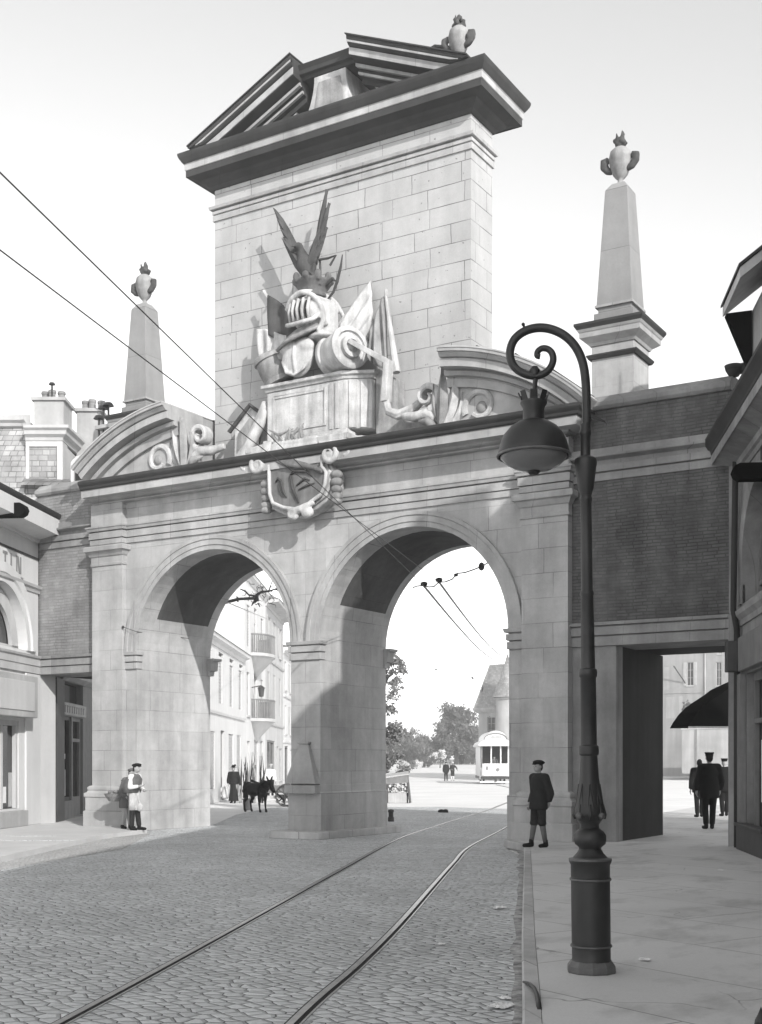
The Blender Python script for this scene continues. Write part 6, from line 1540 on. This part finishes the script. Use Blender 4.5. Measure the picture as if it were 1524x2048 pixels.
# two men leaning by the left pilaster
pa = gnd(266, 1660, .10)
person('man in cap and pale apron with white shirt front, leaning by the left pilaster', tuple(pa), tuple(-IL*.9+cam2(pa)*.45), 1.58, None,
       legs={-1: (.06, -.03, .05, -.01, 0), 1: (.05, -.045, .06, -.07, 0)}, arms={-1: (.15, -.05, .64, .09, -.17, .66), 1: (.13, -.06, .63, .05, -.16, .60)}, lean_=(0, -.035), head=(0, -.04),
       outfit=(('shirt', M['cloth_white'], .52), ('trousers', M['cloth_dark']), ('apron', M['cloth_pale'], .30), ('cape', M['cloth_grey']), ('boots', M['cloth_black']), ('flat_cap', M['cloth_black'])))
pc = gnd(252, 1657, .10)
person('stooping person in grey smock half hidden behind the man in the pale apron', tuple(pc), tuple(-IL*.55+cam2(pc)*.5), 1.46, None,
       legs={-1: (.05, -.02, .06, .02, 0), 1: (.055, -.03, .06, -.03, 0)}, arms={-1: (.14, -.03, .6, .10, -.13, .52), 1: (.14, -.05, .6, .08, -.14, .52)}, lean_=(0, -.10), head=(0, -.06),
       outfit=(('coat', M['cloth_grey'], .34), ('trousers', M['plaster3']), ('boots', M['cloth_black']), ('flat_cap', M['cloth_grey'])))
pk = pc+Vector((IL.x*.26, IL.y*.26, .66))
bk = thing('wicker_basket', 'shallow heaped wicker basket held beside the left pilaster base', 'basket', tuple(pk), math.atan2(SS, CC))
obj('basket', MB().lathe([(0, 0), (.15, 0), (.24, .12), (.27, .19), (.25, .19), (.20, .10), (0, .05)], seg=24), M['wicker'], bk, local=True)
rr = random.Random(8); mm = MB()
for i in range(40): mm.ball((rr.gauss(0, .09), rr.gauss(0, .09), .12+rr.uniform(0, .12)), rr.uniform(.035, .06), 7, 5)
obj('contents', mm, M['wood'], bk, local=True, smooth=True)
obj('strap', MB().tube([(.26, 0, .17), (.22, -.02, .40), (.15, -.02, .52)], .014, 6), M['cloth_dark'], bk, local=True)
pg = pa+Vector((-IL.x*.16, -IL.y*.16, .42)); pg = pg+Vector((cam2(pa).x*.08, cam2(pa).y*.08, 0))
bg = thing('cloth_bag', 'small pale cloth bag hanging at the knee of the man in the apron', 'bag', tuple(pg), .5)
mm = MB().ball((0, 0, .12), (.085, .06, .10), 14, 9).tube([(0, 0, .22), (-.06, 0, .42), (-.12, 0, .52)], [.03, .018, .014], 6)
obj('bag', mm, M['cloth_pale'], bg, local=True, voxel=.014, sm=2)
# woman beyond the left arch
pw = gnd(467, 1606, 0)
person('woman in long dark dress and hat walking beyond the left arch', tuple(pw), tuple(cam2(pw)*.9+IL*.2), 1.56, None, arms={-1: (.15, .0, .62, .13, -.08, .52), 1: (.16, .02, .62, .19, -.02, .46)}, legs={-1: (.05, 0, .05, .02, 0), 1: (.05, -.02, .05, -.06, 0)},
       outfit=(('jacket', M['cloth_dark'], .50), ('skirt', M['cloth_dark'], .055, .135), ('boots', M['cloth_black']), ('hat', M['cloth_black'])), fine=False)
# three men in the foot passage
away = Vector((-SS+.02, CC))
pm = gnd(1419, 1658, .143)
person('broad man in dark coat and kepi walking away in the foot passage, nearest of three', tuple(pm), tuple(away), 1.80, None, legs={-1: (.05, -.03, .045, -.05, 0), 1: (.055, .0, .055, .05, .004)}, arms={-1: (.155, .0, .63, .15, -.06, .50), 1: (.155, .0, .63, .15, -.06, .50)},
       outfit=(('coat', M['cloth_black'], .40), ('trousers', M['cloth_black']), ('boots', M['cloth_black']), ('kepi', M['cloth_black'])))
pm = gnd(1399, 1634, .143)
person('bareheaded man in dark suit walking away, left of the broad man in the passage', tuple(pm), tuple(away), 1.66, None, legs={-1: (.05, -.03, .05, -.06, 0), 1: (.05, .01, .05, .06, 0)}, outfit=(('coat', M['cloth_black'], .42), ('trousers', M['cloth_black']), ('boots', M['cloth_black'])), fine=True)
pm = gnd(1449, 1632, .143)
person('man in dark coat and kepi walking away, partly behind the passage pier', tuple(pm), tuple(away), 1.68, None, legs={-1: (.05, -.03, .05, -.06, 0), 1: (.05, .01, .05, .06, 0)}, outfit=(('coat', M['cloth_black'], .42), ('trousers', M['cloth_black']), ('boots', M['cloth_black']), ('kepi', M['cloth_black'])), fine=False)
# pair on the square
pp = gnd(892, 1562, 0)
person('man in dark suit standing on the open square, left one of a pair', tuple(pp), tuple(away*-1+IL*.2), 1.76, None, outfit=(('coat', M['cloth_black'], .42), ('trousers', M['cloth_black']), ('boots', M['cloth_black']), ('kepi', M['cloth_black'])), fine=False)
pp = gnd(905, 1561.5, 0)
person('man with white cap and pale legs on the open square, right of a pair', tuple(pp), tuple(away*-1-IL*.3), 1.74, None, arms={-1: (.15, -.04, .64, .08, -.1, .6), 1: (.22, 0, .70, .24, -.06, .60)}, outfit=(('jacket', M['cloth_dark'], .5), ('breeches', M['cloth_dark']), ('stockings', M['cloth_white']), ('boots', M['cloth_pale']), ('flat_cap', M['cloth_white'])), fine=False)
for i, (u, lab) in enumerate(((921, 'tiny dark standing figure by the far railing, left of a pair'), (925, 'tiny dark standing figure by the far railing, right of a pair'), (956, 'tiny dark figure by the far railing next to the tram'))):
    p = dep(u, 1525, 181+i); p.z = gz(p.x, p.y)
    person(lab, tuple(p), tuple(away*-1), 1.7, None, outfit=(('coat', M['cloth_black'], .3), ('trousers', M['cloth_black']), ('hat', M['cloth_black'])), fine=False)

# donkey, handcart and carter beyond the left arch
pd = gnd(515, 1624, 0)
dn = thing('donkey', 'dark donkey facing the camera with lowered head beyond the left arch', 'donkey', tuple(pd), math.atan2(cam2(pd).y, cam2(pd).x)+PI/2+rad(32))
dn.scale = (1.0, 1.0, 1.0)
b = MB()
b.cap((0, -.25, .82), (0, .55, .80), .20, .19, 14); b.ball((0, -.30, .78), (.19, .2, .25), 14, 10); b.ball((0, .25, .74), (.21, .35, .22), 14, 10); b.ball((0, .60, .82), (.20, .22, .22), 14, 10)
b.cap((0, -.40, .90), (.06, -.72, .98), .13, .10, 12); b.cap((.06, -.70, 1.02), (.10, -.86, .74), .10, .065, 12); b.ball((.10, -.87, .73), (.065, .07, .07), 10, 7)
for s in (-1, 1): b.tube([(.06+s*.05, -.68, 1.08), (.06+s*.10, -.66, 1.18), (.06+s*.13, -.68, 1.27)], [.035, .04, .01], 8)
for s in (-1, 1):
    b.cap((s*.12, -.32, .66), (s*.12, -.30, .38), .085, .05, 10); b.cap((s*.12, -.30, .38), (s*.12, -.33, .10), .045, .032, 10); b.cap((s*.12, -.34, .09), (s*.12, -.37, .03), .038, .05, 10)
    b.cap((s*.13, .60, .72), (s*.13, .50, .46), .11, .065, 10); b.cap((s*.13, .50, .46), (s*.13, .66, .34), .06, .045, 10); b.cap((s*.13, .66, .34), (s*.13, .62, .09), .04, .032, 10); b.cap((s*.13, .62, .09), (s*.13, .58, .03), .038, .05, 10)
b.tube([(0, .78, .88), (0, .9, .7), (0, .9, .45)], [.04, .03, .035], 8)
obj('body', b, M['hide'], dn, local=True, voxel=.022, sm=3)
obj('collar', MB().tube([(.19*math.cos(2*PI*q/16), -.42-.04*math.sin(2*PI*q/16), .86+.2*math.sin(2*PI*q/16)) for q in range(17)], .04, 7), M['cloth_dark'], dn, local=True, smooth=True)
pq = gnd(548, 1612, 0)
ct = thing('handcart', 'low two-wheeled cart with pale planks standing by the middle pier', 'cart', tuple(pq), math.atan2(SS, CC)+rad(4))
obj('bed', MB().box(-.45, 1.3, -.45, .55, .52, .58).box(-.45, 1.3, -.47, -.43, .58, .80).box(-.45, 1.3, .53, .57, .58, .80), M['wood'], ct, local=True)
obj('plank', MB().box(-.4, 1.35, -.52, -.475, .30, .42), M['cloth_pale'], ct, local=True)
obj('plank', MB().box(-.4, 1.35, -.56, -.525, .12, .22), M['cloth_pale'], ct, local=True)
obj('shaft', MB().tube([(-.9, -.3, 1.0), (-.3, -.40, .80), (.25, -.6, .40), (.42, -.65, .20)], .04, 8).tube([(-.9, .35, 1.0), (-.3, .5, .72), (.2, .5, .6)], .04, 8), M['cloth_black'], ct, local=True)
obj('leg', MB().tube([(.40, -.6, .45), (.42, -.62, 0)], .035, 8), M['wooddark'], ct, local=True)
for s in (-.6, .66):
    wm = MB().tube([(.5+.42*math.cos(2*PI*q/28), s, .42+.42*math.sin(2*PI*q/28)) for q in range(29)], .035, 6)
    for q in range(10): wm.tube([(.5, s, .42), (.5+.42*math.cos(2*PI*q/10), s, .42+.42*math.sin(2*PI*q/10))], .018, 5)
    wm.ball((.5, s, .42), .07, 8, 6)
    obj('wheel', wm, M['wooddark'], ct, local=True)
pcz = gnd(541, 1596, 0)
person('carter in white shirt and black trousers standing behind the handcart', tuple(pcz), tuple(cam2(pcz)), 1.64, None, outfit=(('shirt', M['cloth_white'], .54), ('trousers', M['cloth_black']), ('boots', M['cloth_black']), ('flat_cap', M['cloth_pale'])), fine=False)
# bundles of stakes and brushwood standing behind the donkey
ps = gnd(505, 1606, 0)
bs_ = thing('brushwood_bundle', 'upright bundle of dark brushwood and stakes behind the donkey', 'brushwood', tuple(ps))
rr = random.Random(17); m = MB(); m2 = MB()
for i in range(46):
    x, y = rr.uniform(-.62, .62), rr.uniform(-.25, .25); hh = rr.uniform(1.1, 2.2)
    (m if i % 2 else m2).tube([(x, y, .0), (x+rr.uniform(-.08, .08), y, hh*.6), (x*1.1+rr.uniform(-.12, .12), y, hh)], [rr.uniform(.012, .02), rr.uniform(.018, .03), .006], 6)
obj('stake', m, M['cloth_dark'], bs_, local=True); obj('stick', m2, M['woodpale'], bs_, local=True)
pu = gnd(494, 1620, 0)
bu = thing('bucket', 'small tub standing at the feet of the donkey', 'bucket', tuple(pu))
obj('tub', MB().lathe([(0, 0), (.13, 0), (.15, .36), (.17, .36), (.17, .41), (.13, .41), (.12, .2), (0, .2)], seg=16), M['wood'], bu, local=True, auto=40)
for i, (u, v, w) in enumerate(((432, 1602, 1.3), (446, 1600, .9), (425, 1590, 1.1))):
    p = gnd(u, v, 0); rr = random.Random(50+i); m = MB()
    for q in range(16): m.ball((rr.uniform(-w/2, w/2), rr.uniform(-.3, .3), rr.uniform(.05, .55)), (rr.uniform(.12, .28), .2, rr.uniform(.1, .22)), 9, 6)
    t = thing('rubble_heap', ('pale heap of rubble at the house wall left of the woman, largest', 'pale heap of rubble right beside the woman', 'pale heap of rubble farthest left, against the arch jamb')[i], 'rubble', tuple(p), 0, 'pale heaps by the white house')
    obj('heap', m, M['plaster'], t, local=True, voxel=.05, sm=1)

pt = gnd(990, 1568, 0)+Vector((-SS*.7, CC*.7, .55))
person('tram driver in dark uniform and kepi behind the tram windscreen', tuple(pt), tuple(away*-1), 1.68, None, arms={-1: (.15, -.06, .62, .12, -.16, .58), 1: (.15, -.06, .62, .10, -.15, .56)}, outfit=(('coat', M['cloth_grey'], .42), ('trousers', M['cloth_black']), ('boots', M['cloth_black']), ('kepi', M['cloth_black'])), fine=False)
# ================================================================== LIGHT, AIR, CAMERA
AZ, EL = rad(33.0), rad(26.0)                 # the sun stands in front and to the right of the gate
sd = Vector((math.cos(AZ)*math.cos(EL), -math.sin(AZ)*math.cos(EL), math.sin(EL)))
ld = bpy.data.lights.new('sun', 'SUN'); ld.energy = 2.0; ld.angle = rad(.5); ld.color = (1.0, .985, .965)
lo_ = bpy.data.objects.new('sun', ld); COL.objects.link(lo_); lo_.location = (30, -30, 40); lo_.rotation_euler = sd.to_track_quat('Z', 'Y').to_euler()
wd = bpy.data.worlds.new('World'); scene.world = wd; wd.use_nodes = True
nt = wd.node_tree; nt.nodes.clear()
sky = nt.nodes.new('ShaderNodeTexSky'); sky.sky_type = 'NISHITA'; sky.sun_disc = False
sky.sun_elevation = EL; sky.sun_rotation = math.atan2(sd.x, sd.y); sky.air_density = 1.7; sky.dust_density = .4; sky.ozone_density = 1.0
se = nt.nodes.new('ShaderNodeSeparateColor'); nt.links.new(sky.outputs[0], se.inputs[0])
cb = nt.nodes.new('ShaderNodeCombineColor')         # black-and-white sky: red and green mixed to darken its top and tune fill light
mx = nt.nodes.new('ShaderNodeMath'); mx.operation = 'MULTIPLY_ADD'; mx.inputs[1].default_value = .6
mg_ = nt.nodes.new('ShaderNodeMath'); mg_.operation = 'MULTIPLY'; mg_.inputs[1].default_value = .4
nt.links.new(se.outputs[1], mg_.inputs[0]); nt.links.new(se.outputs[0], mx.inputs[0]); nt.links.new(mg_.outputs[0], mx.inputs[2])
for i in range(3): nt.links.new(mx.outputs[0], cb.inputs[i])
bg = nt.nodes.new('ShaderNodeBackground'); bg.inputs[1].default_value = .15; nt.links.new(cb.outputs[0], bg.inputs[0])
ow = nt.nodes.new('ShaderNodeOutputWorld'); nt.links.new(bg.outputs[0], ow.inputs[0])
cd = bpy.data.cameras.new('camera'); cam = bpy.data.objects.new('camera', cd); COL.objects.link(cam); scene.camera = cam
cam.location = CAM; cam.rotation_euler = (PI/2, 0, math.atan2(SS, CC))
cd.sensor_fit = 'VERTICAL'; cd.sensor_height = 36; cd.lens = 36*2500/2048; cd.shift_y = 501/2048; cd.clip_start = .1; cd.clip_end = 4000
vs_ = scene.view_settings; vs_.view_transform = 'Standard'; vs_.look = 'None'; vs_.exposure = 1.25; vs_.gamma = 1; vs_.use_curve_mapping = False
scene.render.resolution_x = 762; scene.render.resolution_y = 1024
# hazy air over the square: closed box round the whole scene, sky outside
hb_ = MB().box(-480, 300, -120, 620, -1.6, 24.0)
hz_ = obj('haze', hb_, M['plaza']); tag(hz_, kind='stuff')
hm = bpy.data.materials.new('thin_haze'); hm.use_nodes = True; hm.node_tree.nodes.clear()
ho = hm.node_tree.nodes.new('ShaderNodeOutputMaterial'); hv = hm.node_tree.nodes.new('ShaderNodeVolumePrincipled')
hv.inputs['Color'].default_value = c4(.95); hv.inputs['Density'].default_value = .0020; hv.inputs['Anisotropy'].default_value = .2
hm.node_tree.links.new(hv.outputs[0], ho.inputs['Volume'])
hz_.data.materials.clear(); hz_.data.materials.append(hm)
